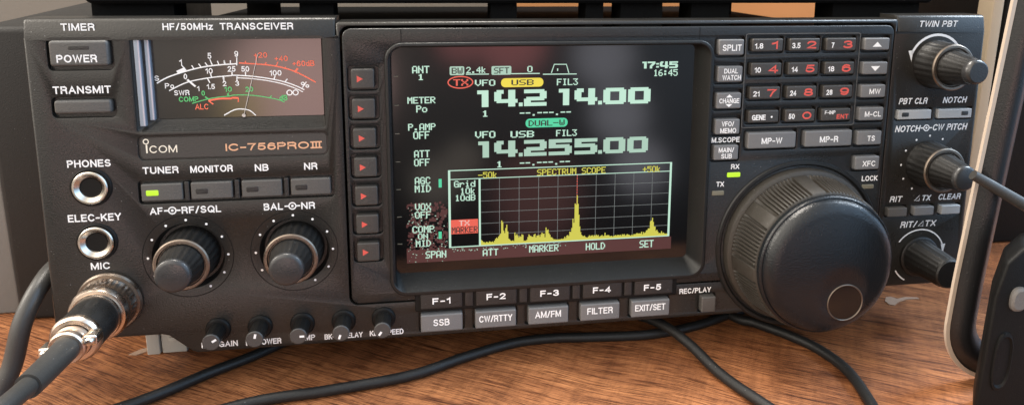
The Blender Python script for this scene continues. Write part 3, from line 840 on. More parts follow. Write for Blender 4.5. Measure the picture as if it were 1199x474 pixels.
# slope the inner walls: move the floor loop in
n_f = len(ho)
p2 = MB()
outer_l = rr(111.3, 8.5, 228.9, 99.5, 6.0, 8)
inner_top = rr(112.7, 9.9, 227.2, 97.7, 4.6, 8)
inner_low = rr(113.0, 10.9, 223.8, 93.6, 1.6, 8)
ls = [at_h(outer_l, -0.5), at_h(outer_l, 1.7)]
for k in range(1, 5):
    a = PI / 2 * k / 4
    ls.append(at_h(inset(outer_l, 0.7 * (1 - math.cos(a))), 1.7 + 0.6 * math.sin(a)))
ls += [at_h(inset(inner_top, -0.3), 2.3), at_h(inner_top, 2.0), at_h(inner_low, -5.2), at_h(inset(inner_low, -3), -5.2), at_h(inset(inner_low, -3), -9)]
p2.loops(ls)
bez = p2.build('display_bezel', 'bezel', radio)
s = MB()
for v in SIDE_V: s.box(113.9, v + 0.4 - 0.15, -4.9, 115.5, v + 0.4 + 0.15, -4.7)
s.build('key_tick', 'led_off', bez)
s = MB(); slab(s, rr(112.2, 9.8, 224.8, 94.4, 1.5), -8.0, -5.06, 0.05, 1)
scr = s.build('screen', 'screen', radio)

FONT = {'0': '3E4141413E', '1': '00427F4000', '2': '4261514946', '3': '2141454B31', '4': '1814127F10', '5': '2745454539', '6': '3C4A494930', '.': '0060600000', ':': '0036360000', '+': '08083E0808', '-': '0808080808',
        'A': '7E1111117E', 'B': '7F49494936', 'C': '3E41414122', 'D': '7F4141221C', 'E': '7F49494941', 'F': '7F09090901', 'G': '3E4149497A', 'H': '7F0808087F', 'I': '00417F4100', 'K': '7F08142241', 'L': '7F40404040', 'M': '7F020C027F',
        'N': '7F0408107F', 'O': '3E4141413E', 'P': '7F09090906', 'R': '7F09192946', 'S': '4649494931', 'T': '01017F0101', 'U': '3F4040403F', 'V': '1F2040201F', 'W': '3F4038403F', 'X': '6314081463', 'd': '384444487F', 'i': '00447D4000',
        'k': '7F10284400', 'o': '3844444438', 'r': '7C08040408', ' ': '0000000000'}
LH = -5.0
def quad(mb, u0, v0, u1, v1, h): mb.add([(u0, v0, h), (u1, v0, h), (u1, v1, h), (u0, v1, h)], [(0, 1, 2, 3)])
def pixel_text(mb, s, u0, u1, v0, v1, h):
    n = len(s); lead = 1 if (n == 1 and s in '1.:') else 0
    tot = 6 * n - 1 if n > 1 else (5 if not lead else 3)
    pw = (u1 - u0) / tot; ph = (v1 - v0) / 7
    for q, ch in enumerate(s):
        cols = [int(FONT[ch][2 * k:2 * k + 2], 16) for k in range(5)]
        for k in range(5):
            for r_ in range(7):
                if cols[k] >> r_ & 1:
                    x = u0 + (q * 6 + k - lead) * pw
                    quad(mb, x - 0.18 * pw, v0 + r_ * ph, x + 1.18 * pw, v0 + (r_ + 1.02) * ph, h)
groups = {}
for s_, u0, u1, v0, v1, c in LCD_TEXT: groups.setdefault(c, []).append((s_, u0, u1, v0, v1))
mbs = {k: MB() for k in ('w', 'y', 'yb', 'g', 'r', 'k', 'p')}
for c, rows in groups.items():
    for i, (s_, u0, u1, v0, v1) in enumerate(rows): pixel_text(mbs[c], s_, u0, u1, v0, v1, LH + 0.03)
BIG = {'0': ['.########.', '##########', '###....###', '###....###', '###....###', '###....###', '###....###', '##########', '.########.'],
       '1': ['#####', '#####', '..###', '..###', '..###', '..###', '..###', '..###', '..###'],
       '2': ['#########.', '##########', '.......###', '.......###', '.#########', '#########.', '###.......', '##########', '##########'],
       '4': ['.###..###.', '####..###.', '###...###.', '###...###.', '###...###.', '##########', '.#########', '......###.', '......###.'],
       '5': ['##########', '##########', '###.......', '#########.', '##########', '.......###', '.......###', '##########', '#########.'],
       '7': ['##########', '##########', '......####', '.....####.', '....####..', '...####...', '...###....', '...###....', '...###....'],
       '.': ['...', '...', '...', '...', '...', '...', '...', '###', '###'],
       ':': ['..', '..', '##', '##', '..', '..', '##', '##', '..']}
def big(mb, ch, u0, u1, v0, v1, h):
    bm_ = BIG[ch]; w = len(bm_[0]); pw = (u1 - u0) / w; ph = (v1 - v0) / 9
    for r_ in range(9):
        k = 0
        while k < w:
            if bm_[r_][k] == '#':
                k2 = k
                while k2 < w and bm_[r_][k2] == '#': k2 += 1
                quad(mb, u0 + k * pw, v0 + r_ * ph, u0 + k2 * pw, v0 + (r_ + 1) * ph + 0.01, h); k = k2
            else: k += 1
m1 = MB()
for ch, u0, u1 in DIGITS_MAIN: big(m1, ch, u0, u1, DIGIT_V[0][0], DIGIT_V[0][1], LH + 0.03)
bx = {k: v for k, *v in LCD_BOX}
c0, c1, cv0, cv1, _ = bx['clock']
cx_ = c0
for ch, wq in zip('17:45', (5, 9, 3.2, 10, 10)):
    wq = wq * (c1 - c0) / 41; big(m1, ch, cx_, cx_ + wq, cv0, cv1, LH + 0.03); cx_ += wq + (c1 - c0) * 0.0235
m1.build('frequency_readout', 'w', scr)
m2 = MB()
for ch, u0, u1 in DIGITS_SUB: big(m2, ch, u0, u1, DIGIT_V[1][0], DIGIT_V[1][1], LH + 0.03)
m2.build('frequency_readout', 'wd', scr)
w = mbs['w']
for i in (0, 2, 4): ribbon(w, [UL[i], UL[i + 1]], 0.35, LH + 0.03)
ribbon(w, [UL[6], UL[7], UL[8], UL[9]], 0.35, LH + 0.035); quad(w, 172.0, 19.0, 172.4, 19.9, LH + 0.03)
for D_ in (DASH1, DASH2):
    u0, v = D_[0]; u1 = D_[1][0]; st = (u1 - u0) / 9
    for k, ch in enumerate('--.---.--'):
        if ch == '-': quad(w, u0 + (k + 0.1) * st, v - 0.2, u0 + (k + 0.9) * st, v + 0.25, LH + 0.03)
        else: quad(w, u0 + (k + 0.3) * st, v + 0.5, u0 + (k + 0.65) * st, v + 1.1, LH + 0.03)
w.build('white_readout', 'w', scr)
mbs['y'].build('yellow_readout', 'y', scr)
for nme, (u0, u1, v0, v1, c) in bx.items():
    q = MB()
    if nme == 'clock': continue
    if nme == 'tx':
        cu, cv = (u0 + u1) / 2, (v0 + v1) / 2
        ribbon(q, [(cu + (u1 - u0) / 2 * math.cos(2 * PI * k / 40), cv + (v1 - v0) / 2 * math.sin(2 * PI * k / 40)) for k in range(40)], 0.42, LH + 0.015, True)
    else:
        q.tess([rr(u0, v0, u1, v1, {'usb': 1.5, 'dual': 1.5, 'bw': 0.5, 'sft': 0.5}.get(nme, 0.08))], LH + (0.04 if nme == 'txm' else 0.015))
    q.build('level_bar' if nme in ('g1', 'g2') else 'mode_badge', {'w': 'wd', 'y': 'yb'}.get(c, c), scr)
kk = MB()
for s_, u0, u1, v0, v1 in groups['k']: pixel_text(kk, s_, u0, u1, v0, v1, LH + 0.06)
kk.build('badge_lettering', 'k', scr)
rk = MB()
for s_, u0, u1, v0, v1 in groups['r']: pixel_text(rk, s_, u0, u1, v0, v1, LH + 0.03)
rk.build('red_readout', 'r', scr)
rk = MB()
for s_, u0, u1, v0, v1 in groups['p']: pixel_text(rk, s_, u0, u1, v0, v1, LH + 0.06)
rk.build('badge_lettering', 'p', scr)
# spectrum scope
SU0, SU1 = SCOPE[0][0], SCOPE[1][0]; SV0, SVH, SV1 = SCOPE[0][1], SCOPE[4][1] + 0.1, SCOPE[3][1] - 0.3; SC = SCOPE[6][0]
f = MB()
ribbon(f, [(SU0, SV0), (SU1, SV0)], 0.35, LH + 0.02); ribbon(f, [(SU0, SVH), (SU1, SVH)], 0.3, LH + 0.02)
ribbon(f, [(SU0, SV1), (SU1, SV1)], 0.4, LH + 0.02)
quad(f, SU0 - 0.3, SV0 - 0.2, SU0 + 0.5, SV1 + 0.2, LH + 0.021); quad(f, SU1 - 0.5, SV0 - 0.2, SU1 + 0.3, SV1 + 0.2, LH + 0.021); quad(f, SC - 0.35, SVH, SC + 0.35, SV1, LH + 0.021)
f.build('scope_frame', 'w', scr)
g = MB()
GX = [SC + (SU1 - SC) * k / 10 for k in range(1, 10)]
for u in GX:
    v = SVH
    while v < SV1 - 0.5: quad(g, u - 0.10, v, u + 0.10, v + 0.32, LH + 0.012); v += 0.46
for k in range(1, 6):
    v = SVH + (SV1 - SVH) * k / 6; u = SC + 0.4
    while u < SU1 - 0.6: quad(g, u, v - 0.10, u + 0.32, v + 0.10, LH + 0.012); u += 0.46
g.build('scope_grid', 'grid', scr)
rl = MB(); mu = SC + (SU1 - SC) * 0.5
v = SVH
while v < SV1: quad(rl, mu - 0.12, v, mu + 0.12, v + 0.7, LH + 0.013); v += 1.1
rl.build('marker_line', 'r', scr)
PK = [(561, 10), (564, 4), (570, 3), (576, 4), (580, 8), (583, 12), (584, 26), (586, 31), (587, 20), (589, 16), (590, 29), (592, 10), (594, 3), (599, 4), (602, 15), (604, 6), (606, 11), (608, 4), (612, 3), (616, 6), (618, 10), (620, 6), (623, 11), (625, 7), (627, 11), (629, 9), (631, 13), (634, 8), (636, 14), (637, 21), (639, 14), (641, 8), (644, 3),
      (652, 2), (658, 4), (662, 8), (665, 15), (667, 27), (669, 40), (670, 53), (672, 55), (673, 44), (675, 24), (677, 8), (679, 4), (682, 3), (690, 5), (698, 4), (706, 6), (714, 3), (722, 4), (732, 3), (744, 4), (751, 5), (755, 8), (758, 15), (760, 19), (762, 25), (764, 15), (767, 8), (770, 5), (776, 3), (781, 3)]
sp = MB(); rnd = random.Random(3)
NB_ = 190
for k in range(NB_):
    x = 561 + 220 * (k + 0.5) / NB_
    hp = 0
    for (xa, ha), (xb, hb) in zip(PK, PK[1:]):
        if xa <= x <= xb: hp = ha + (hb - ha) * (x - xa) / (xb - xa)
    hmm = max(0.3, hp * (0.62 + 0.5 * rnd.random()) * 0.297 + (rnd.random() ** 4) * (2.2 if 598 < x < 642 else 0.8))
    u0 = SC + 0.3 + (SU1 - SC - 0.7) * k / NB_; u1 = SC + 0.3 + (SU1 - SC - 0.7) * (k + 1.02) / NB_
    quad(sp, u0, SV1 - 0.2 - hmm, u1, SV1 - 0.2, LH + 0.016)
sp.build('spectrum_trace', 'y', scr)
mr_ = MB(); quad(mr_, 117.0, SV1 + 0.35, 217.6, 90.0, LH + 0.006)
mr_.build('maroon_band', 'maroon', scr)  # dim maroon strip along the bottom of the screen
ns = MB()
for k in range(80):  # pale glowing specks painted for a window's reflection in the glass
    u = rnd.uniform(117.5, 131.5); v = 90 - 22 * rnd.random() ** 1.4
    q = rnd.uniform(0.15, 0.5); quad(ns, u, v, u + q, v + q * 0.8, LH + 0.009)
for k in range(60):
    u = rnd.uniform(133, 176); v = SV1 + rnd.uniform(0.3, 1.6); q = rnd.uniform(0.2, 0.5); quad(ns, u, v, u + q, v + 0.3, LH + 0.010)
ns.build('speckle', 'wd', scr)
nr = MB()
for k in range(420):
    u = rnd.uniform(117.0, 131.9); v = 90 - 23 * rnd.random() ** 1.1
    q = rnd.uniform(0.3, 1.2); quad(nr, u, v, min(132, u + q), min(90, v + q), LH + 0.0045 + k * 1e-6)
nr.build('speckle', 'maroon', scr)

# analogue meter
mf = MB(); slab(mf, rr(36.9, 7.05, 90.2, 33.7, 0.4), -3.69, -3.5, 0.03, 1)
meter = mf.build('analogue_meter', 'meter_face', radio)
MH = -3.44
def line(mb, pts, w_, h=MH): ribbon(mb, [tuple(q) for q in smooth([(a, b_, 0) for a, b_ in pts], 4)] and [(q.x, q.y) for q in smooth([(a, b_, 0) for a, b_ in pts], 4)], w_, h)
mw = lettering('x', METER_W, 'm_w', meter, 0.006); 
line(mw, M_S, 0.42); line(mw, M_P1, 0.36); line(mw, M_P2, 0.30)
for k in range(0, len(M_TW), 2): ribbon(mw, M_TW[k:k + 2], 0.34, MH - 0.008)
for k in range(0, len(M_TP), 2): ribbon(mw, M_TP[k:k + 2], 0.62 if k == 0 else 0.34, MH - 0.008)
mw.tess([M_BLK], MH - 0.012)
for s_ in (-1, 1): ribbon(mw, circ(80.1 + s_ * 1.0, 25.7, 0.85, 18), 0.34, MH - 0.01 + 0.004 * s_, True)
line(mw, M_HUB, 0.35)
mw.build('dial_scale', 'm_w', meter)
mg = lettering('x', METER_G, 'm_g', meter, 0.010); line(mg, M_C, 0.30)
for k in range(0, len(M_TC), 2): ribbon(mg, M_TC[k:k + 2], 0.45 if k == 0 else 0.28, MH - 0.008)
mg.build('dial_scale', 'm_g', meter)
mr = lettering('x', METER_R, 'm_r', meter, 0.003); line(mr, M_R, 0.42); line(mr, M_A, 0.6); ribbon(mr, M_A2, 0.45, MH - 0.008); ribbon(mr, M_A3, 0.35, MH - 0.008)
for k in range(0, len(M_TR), 2): ribbon(mr, M_TR[k:k + 2], 0.32, MH - 0.008)
mr.tess([M_BLK2], MH - 0.012)
mr.build('dial_scale', 'm_r', meter)
nd = MB(); ribbon(nd, M_N, 0.18, MH + 0.5); nd.tess([circ(64.0, 33.1, 0.6, 16)], MH + 0.5)
nd.build('needle', 'needle', meter)
for u0, u1, v1, h0, h1 in ((32.0, 33.9, 35.6, -2.0, -0.5), (34.7, 36.3, 33.9, -3.2, -1.9)):  # lens side wall as two pale bars, painted for the sky's reflection
    q = MB(); slab(q, rr(u0, 6.9, u1, v1, 0.3), h0 - 1.2, h1, 0.25); q.build('lens_edge_sheen', 'lens', meter)

# name plate
q = MB(); slab(q, rr(31.5, 39.4, 91.0, 46.4, 1.4), -0.52, -0.42, 0.05, 1)
npl = q.build('name_plate', 'key_dark', radio)
q = lettering('x', NAME_TEXT[1:], 'copper_ink', npl, 0.016, 0, 0.05, 0.24); q.build('model_lettering', 'copper_ink', npl)
q = lettering('x', NAME_TEXT[:1], 'cream_ink', npl, 0.0)
quad(q, 33.25, 41.7, 33.75, 44.55, -0.35); ribbon(q, circ(33.4, 40.65, 0.78, 20), 0.34, -0.35, True)
q.build('maker_lettering', 'cream_ink', npl)

# ---------------------------------------------------------------- buttons
BT = {}
for row in BUTTON_TEXT: BT.setdefault(row[0], row)
def button(kind, rect, h1, mat, words=(), ink='print', r=0.6, bev=0.4, h0=-1.7, bold=0.012, label=None):
    mb = MB(); slab(mb, rr(*rect, r), h0, h1, bev)
    o = mb.build(kind, mat, radio)
    if label: o['label'] = label
    if words:
        tm = MB()
        for s_, u, v, w_, c, h in words: text(tm, s_, u, v, w_, c, h1 + 0.05, bold)
        tm.build('legend', ink, o)
    return o
def lamp(parent, u0, v0, u1, v1, h0, h1, mat, name='indicator_lamp'):
    mb = MB(); slab(mb, rr(u0, v0, u1, v1, 0.4), h0, h1, 0.15); return mb.build(name, mat, parent)
o = button('push_button', (7.7, 6.95, 24.95, 15.1), 1.2, 'key_mid', [BT['POWER']], 'print', 1.0, 0.7, label='wide button printed POWER')
lamp(o, 13.3, 8.5, 19.6, 9.9, 1.0, 1.24, 'key_black')
button('push_button', (7.4, 26.1, 24.4, 30.5), 1.0, 'key_mid', (), r=1.0, bev=0.7, label='narrow plain button under TRANSMIT')
for k, (u0, u1) in enumerate(((30.95, 43.9), (46.5, 59.7), (62.7, 75.8), (78.7, 91.9))):
    o = button('push_button', (u0, 54.95, u1, 60.8), 0.6, 'key_mid', (), r=0.5)
    lamp(o, u0 + 1.5, 57.0, u0 + 5.4, 58.9, 0.4, 0.72, 'led_on' if k == 0 else 'key_black')
for u in (45.2, 61.2, 77.25):
    q = MB(); slab(q, rr(u - 0.75, 54.6, u + 0.75, 61.2, 0.3), -1.7, 0.35, 0.2); q.build('divider', 'key_black', radio)
for v in SIDE_V:
    o = button('push_button', (100.2, v - 3.4, 107.8, v + 3.4), 2.4, 'key_dark', (), r=0.7, h0=-1.1)
    q = MB(); q.tess([[(102.1, v - 1.15), (104.1, v), (102.1, v + 1.15)]], 2.45); q.build('arrow_mark', 'print_red', o)
WORDS = [('SPLIT',), ('DUAL', 'WATCH'), ('CHANGE',), ('VFO/', 'MEMO'), ('MAIN/', 'SUB')]
for (u0, u1, v0, v1), ws in zip(LEFT_KEYS, WORDS):
    o = button('push_button', (u0, v0, u1, v1), 2.2, 'key_grey', [BT[x] for x in ws], 'print', h0=-1.1, bold=0.006)
    if ws[0] == 'CHANGE':
        q = MB(); q.tess([[(233.9, 29.75), (236.5, 29.75), (235.2, 28.6)]], 2.25); q.tess([[(233.9, 32.2), (236.5, 32.2), (235.2, 33.35)]], 2.25); q.build('arrow_mark', 'print', o)
WORDS = [None, None, 'MW', 'M-CL', 'TS', 'XFC']
for k, ((u0, u1, v0, v1), ws) in enumerate(zip(RIGHT_KEYS, WORDS)):
    o = button('push_button', (u0, v0, u1, v1), 2.2, 'key_grey', [BT[ws]] if ws else (), 'print', h0=-1.1, bold=0.008)
    if k < 2:
        cu, cv = (u0 + u1) / 2, (v0 + v1) / 2 + 0.1; d = 1 if k == 0 else -1
        q = MB(); q.tess([[(cu - 1.9, cv + 0.9 * d), (cu + 1.9, cv + 0.9 * d), (cu, cv - 1.0 * d)]], 2.25); q.build('arrow_mark', 'print', o)
for (u0, u1, v0, v1), ws in zip(WIDE, ('MP-W', 'MP-R')):
    button('push_button', (u0, v0, u1, v1), 2.2, 'key_grey', [BT[ws]], 'print', h0=-1.1)
for j in range(4):
    for i in range(3):
        u, v = KEY(i, j)
        mb = MB(); slab(mb, rr(u - 6.0, v - 2.35, u + 6.0, v + 2.35, 0.6), -1.1, 2.2, 0.4)
        o = mb.build('keypad_key', 'key_dark', radio)
        small, num = [('1.8', '1'), ('3.5', '2'), ('7', '3'), ('10', '4'), ('14', '5'), ('18', '6'), ('21', '7'), ('24', '8'), ('28', '9'), ('GENE', ''), ('50', '0'), ('F-INP', 'ENT')][j * 3 + i]
        o['label'] = 'key printed %s%s' % (small, (' and red ' + num) if num else '')
        tm = MB(); q = MB()
        if small == 'GENE':
            text(tm, 'GENE', u - 1.9, v + 0.3, 5.4, 2.0, 2.25, 0.01); tm.tess([circ(u + 3.2, v + 0.2, 0.4, 12)], 2.25)
        elif num == 'ENT':
            text(tm, 'F-INP', u - 2.5, v - 0.9, 4.3, 1.4, 2.25, 0.008); text(q, 'ENT', u + 2.7, v + 0.75, 4.8, 1.8, 2.25, 0.02)
        else:
            text(tm, small, u - 3.4, v + 0.25, {1: 1.1, 2: 2.5, 3: 3.3}[len(small)], 2.0, 2.25, 0.01)
            text(q, num, u + 2.7, v, 2.4 if num == '1' else 3.7, 2.9, 2.25, 0.020)
        tm.build('legend', 'print', o)
        if q.v: q.build('number_legend', 'print_red', o)
# function keys in their black strip
q = MB(); slab(q, rr(119.7, 98.2, 218.4, 106.3, 0.8), -1.2, 1.05, 0.3)
q.build('function_key_strip', 'well', radio)
for k in range(5):
    u = 129.15 + 19.94 * k
    button('push_button', (u - 7.5, 99.0, u + 7.5, 105.0), 2.0, 'key_black', [BT['F-%d' % (k + 1)]], 'print', 0.5, 0.35, 0.6, 0.02)
    if k < 4:
        q = MB(); slab(q, rr(u + 8.5, 99.2, u + 11.4, 104.9, 0.3), 0.6, 1.75, 0.25); q.build('divider', 'key_black', radio)
for k, ws in enumerate(('SSB', 'CW/RTTY', 'AM/FM', 'FILTER', 'EXIT/SET')):
    u = 129.15 + 19.7 * k
    button('push_button', (u - 7.55, 107.3, u + 7.55, 113.9), 2.0, 'key_grey', [BT[ws]], 'print', 0.5, 0.5, bold=0.006)
button('push_button', (228.2, 107.4, 233.9, 113.6), 2.5, 'key_mid', (), r=0.4, bev=0.5)
for u0, u1, dx in ((305.3, 319.6, 1), (322.5, 337.2, -1)):
    o = button('push_button', (u0, 36.6, u1, 40.25), 0.8, 'key_pale', (), r=0.4, bev=0.3)
    c = u0 + 3.1 if dx > 0 else u1 - 3.1
    lamp(o, c - 1.5, 37.5, c + 1.5, 39.2, 0.6, 0.9, 'key_black')
for k, (u0, u1) in enumerate(((304.3, 312.6), (315.7, 324.4), (327.7, 336.1))):
    button('push_button', (u0, 75.8, u1, 79.4), 1.5, 'key_mid' if k == 0 else 'key_grey' if k == 1 else 'key_pale', (), r=0.4, bev=0.35)
lamp(radio, 236.5, 58.7, 241.7, 60.5, 0.5, 1.1, 'led_on')['label'] = 'lit green lamp under RX'
lamp(radio, 230.8, 65.6, 235.6, 67.4, 0.5, 1.1, 'led_off')['label'] = 'unlit lamp under TX'
lamp(radio, 292.3, 65.7, 297.4, 67.4, 0.5, 1.1, 'led_off')['label'] = 'unlit lamp under LOCK'

# ---------------------------------------------------------------- jacks and microphone socket
for cu, cv in ((15.7, 55.3), (15.9, 74.2)):
    q = MB(); lathe(q, cu, cv, [(6.5, -0.5), (6.5, 0.25), (6.1, 0.55), (5.6, 0.55), (5.5, 0.2)], 48); j = q.build('jack', 'well', radio)
    q = MB(); lathe(q, cu, cv, [(5.5, 0.2), (5.5, 1.3), (5.2, 1.6), (4.7, 1.6), (3.5, 0.5), (3.2, -2.0), (3.0, -4.0), (0, -4.0)], 48); q.build('jack_ring', 'silver', j)
    q = MB(); lathe(q, cu, cv, [(3.3, 0.35), (3.25, 0.45), (2.9, 0.3), (2.6, -1.5), (0, -2.0)], 32); q.build('jack_hole', 'well', j)
MIC = (18.3, 95.3)
q = MB(); lathe(q, *MIC, [(10.4, -0.5), (10.4, 1.2), (9.9, 1.9), (8.9, 1.9), (8.9, 0.5)], 56); q.build('microphone_socket', 'rim', radio)

# ---------------------------------------------------------------- knobs
def ribs(n_rib, depth, lo, hi):
    return lambda i, k: (1 - depth if (lo <= i <= hi and (k % 4) in (0, 1)) else 1.0)
def double_knob(cu, cv, h_out, h_in, r_out, r_in, r_tip, base, label, dome=1.2):
    q = MB(); lathe(q, cu, cv, [(r_out + 0.3, base), (r_out + 0.2, base + 0.6), (r_out, base + 1), (r_out - 0.45, h_out - 0.9), (r_out - 0.6, h_out - 0.55)], 96, ribs(24, 0.035, 2, 3))
    k = q.build('control_knob', 'knob', radio, sharp=50); k['label'] = label
    q = MB(); lathe(q, cu, cv, [(r_out - 0.55, h_out - 0.6), (r_out - 0.5, h_out - 0.1), (r_out - 0.9, h_out + 0.25), (r_out - 1.7, h_out + 0.25), (r_in + 0.45, h_out - 0.35)], 64); q.build('knob_rim', 'rim', k)
    q = MB(); lathe(q, cu, cv, [(r_in + 0.5, h_out - 0.6), (r_in + 0.1, h_out - 0.1), (r_in, h_out + 0.6), (r_tip + 0.15, h_in - 2.2), (r_tip, h_in - 1.6)], 80, ribs(20, 0.035, 2, 3)); q.build('inner_knob', 'knob', k, sharp=50)
    q = MB(); prof = [(r_tip + 0.02, h_in - 1.7)]
    for s_ in range(1, 7):
        a = PI / 2 * s_ / 6; prof.append((r_tip * (1 - 0.32 * (1 - math.cos(a)) ) if s_ < 6 else 0.0, h_in - 1.2 + dome * math.sin(a)))
    lathe(q, cu, cv, prof, 48); q.build('knob_cap', 'knob_cap', k)
    return k
double_knob(44.0, 80.9, 7.6, 17.0, 9.4, 6.9, 5.6, -3.1, 'double knob under AF and RF/SQL')
double_knob(78.8, 80.9, 7.6, 17.0, 9.4, 6.9, 5.6, -3.1, 'double knob under BAL and NR')
double_knob(319.8, 18.9, 9.8, 21.2, 9.2, 6.6, 4.7, 0.0, 'double knob under TWIN PBT', 2.4)
double_knob(320.5, 58.6, 9.8, 21.0, 9.2, 6.6, 4.8, 0.0, 'double knob under NOTCH and CW PITCH', 1.4)
cu, cv = 320.6, 97.0
q = MB(); lathe(q, cu, cv, [(8.4, 0), (8.3, 1.0), (7.9, 1.3), (7.0, 1.4)], 64); k = q.build('control_knob', 'knob', radio); k['label'] = 'single ribbed knob under RIT'
q = MB(); lathe(q, cu, cv, [(7.3, 1.2), (7.0, 2.2), (6.1, 16.4), (5.8, 17.0)], 80, ribs(20, 0.035, 1, 2)); q.build('inner_knob', 'knob', k, sharp=50)
q = MB(); lathe(q, cu, cv, [(5.85, 16.9), (5.7, 17.6), (5.2, 18.1), (0, 18.3)], 48); q.build('knob_cap', 'knob', k)
for cu, a in ((51.9, 60), (65.9, 12), (80.2, 90), (94.4, 200), (108.4, 215)):
    cv = 108.2
    q = MB(); lathe(q, cu, cv, [(4.3, -0.5), (4.2, 0.5), (3.7, 1.0), (2.9, 1.1)], 40); k = q.build('trim_knob', 'well', radio)
    q = MB(); lathe(q, cu, cv, [(2.9, 0.6), (2.75, 8.3), (2.7, 8.6)], 40, ribs(10, 0.05, 0, 1)); st = q.build('inner_knob', 'knob', k, sharp=50)
    q = MB(); lathe(q, cu, cv, [(2.75, 8.55), (2.9, 8.7), (2.85, 9.0), (2.6, 9.22), (0, 9.25)], 40); q.build('knob_cap', 'tip', k)
    d = Vector((math.sin(R(a)), -math.cos(R(a)))); c = Vector((cu, cv)) + d * 1.25
    q = MB(); ribbon(q, [tuple(c - d * 0.8), tuple(c + d * 0.8)], 0.75, 9.33); q.build('pointer_mark', 'print', k)

# tuning knob
KU, KV = KNOB
q = MB(); lathe(q, KU, KV, [(31.6, 0.5), (31.6, 1.2), (32.2, 1.8), (33.2, 1.7), (33.6, 1.2), (33.6, -1.0)], 120); q.build('knob_surround', 'bezel', radio)
q = MB(); lathe(q, KU, KV, [(30.6, 1.0), (30.6, 3.0), (30.2, 4.0), (29.2, 4.6), (28.4, 4.8)], 128)
tk = q.build('tuning_knob', 'rubber', radio)
def grip(i, k):
    a = (k / 720 * 24) % 1.0        # 24 groups of fine ribs parted by smooth pads
    g_ = int(k / 720 * 24)
    if i in (0, 1, 6, 7): return 1.0
    if g_ % 3 == 2: return 1.006 if 0.12 < a < 0.88 else 0.968
    return 0.968 if (k % 6) in (0, 1, 2) else 1.004
q = MB(); lathe(q, KU, KV, [(28.3, 4.6), (28.9, 5.2), (28.8, 5.8), (28.2, 9.0), (27.4, 14.0), (26.8, 18.6), (26.5, 19.2), (25.6, 19.6)], 720, grip); q.build('rubber_grip', 'rubber', tk, sharp=60)
q = MB(); lathe(q, KU, KV, [(25.5, 19.3), (26.0, 19.8), (26.0, 21.4), (25.6, 22.0), (25.2, 22.1), (25.1, 21.8), (25.0, 22.2), (24.6, 23.2), (23.8, 24.2), (22.6, 24.95), (21.3, 25.4), (20.6, 25.55)], 128, end=False); q.build('knob_rim', 'knob_face', tk)
DM = (272.4, 101.0)
q = MB(); ls = []; NT = 16
for k in range(NT + 1):               # a shallow dome with the dimple's opening off centre
    t_ = k / NT; lp = []
    for s_ in range(96):
        a = 2 * PI * s_ / 96
        u = (1 - t_) * (DM[0] + 6.75 * math.cos(a)) + t_ * (KU + 20.65 * math.cos(a))
        v = (1 - t_) * (DM[1] + 6.75 * math.sin(a)) + t_ * (KV + 20.65 * math.sin(a))
        rr_ = math.hypot(u - KU, v - KV) / 20.65
        d_ = 25.55 + 1.7 * (1 - rr_ * rr_)
        w_ = min(1, t_ / 0.3); w_ = w_ * w_ * (3 - 2 * w_)
        lp.append((u, v, d_ * w_ + 26.1 * (1 - w_)) if t_ < 1 else (u, v, 25.55))
    ls.append(lp)
q.loops(ls); q.build('knob_face', 'knob_face', tk, sharp=60)
q = MB(); lathe(q, *DM, [(6.95, 25.6), (6.95, 26.3), (6.7, 26.45), (6.45, 26.3), (6.4, 25.6)], 64, end=False); q.build('dimple_ring', 'rim', tk)
q = MB(); lathe(q, *DM, [(6.5, 26.1), (6.2, 25.2), (5.6, 24.2), (4.6, 23.2), (3.2, 22.5), (1.6, 22.1), (0, 22.0)], 64); q.build('finger_dimple', 'gloss', tk, sharp=60)

# ================================================================ microphone plug and cable
mic = empty('microphone_cable', PANEL @ Vector((0.0185, -0.0953, 0.002)), 'microphone cable whose nickel and black screw plug sits in the MIC socket', 'cable')
q = MB()
lathe(q, *MIC, [(8.6, 1.0), (9.2, 1.8), (9.2, 3.0), (8.9, 3.4), (8.9, 7.6), (9.2, 8.0), (9.2, 9.6), (8.6, 10.8), (7.6, 11.0)], 128, lambda i, k: 0.972 if (i in (3, 4) and k % 4 < 2) else 1.0)
ring = q.build('coupling_ring', 'brass', mic, sharp=50)
q = MB(); lathe(q, *MIC, [(7.7, 10.6), (7.9, 11.6), (7.6, 12.4)], 64); q.build('plug_collar', 'brass', mic)
q = MB(); lathe(q, *MIC, [(7.3, 12.2), (7.25, 12.6), (7.0, 24.0), (6.9, 24.2)], 64); q.build('plug_barrel', 'barrel', mic)
q = MB(); lathe(q, *MIC, [(6.8, 23.8), (7.3, 24.1), (7.4, 24.8), (7.25, 25.8), (6.6, 26.6), (5.4, 26.7), (5.2, 25.5)], 64); q.build('plug_collar', 'brass', mic)
q = MB(); lathe(q, *MIC, [(4.9, 25.6), (5.2, 26.4), (5.2, 27.8), (4.6, 28.1), (4.6, 29.4), (5.1, 29.7), (5.1, 31.0), (4.7, 31.6), (3.8, 31.6)], 48)
cl = q.build('cable_clamp', 'brass', mic)
for su, sv in ((-6.3, 1.6), (6.3, -1.6)):
    q = MB(); slab(q, rr(MIC[0] + su - 1.9, MIC[1] + sv - 1.7, MIC[0] + su + 1.9, MIC[1] + sv + 1.7, 0.8), 26.4, 30.6, 0.5, bottom=True)
    lathe(q, MIC[0] + su, MIC[1] + sv, [(1.3, 30.0), (1.3, 31.2), (0.9, 31.8), (0, 31.9)], 20); q.build('clamp_screw', 'silver', cl)
q = MB()
tube(q, [(18.3, 95.3, 29), (18.3, 95.2, 36), (18.2, 94.9, 46), (18.1, 94.6, 52)], [3.9, 3.7, 3.6, 3.5], 24)
q.build('cable_sleeve', 'cable_grey', mic)
q = MB()
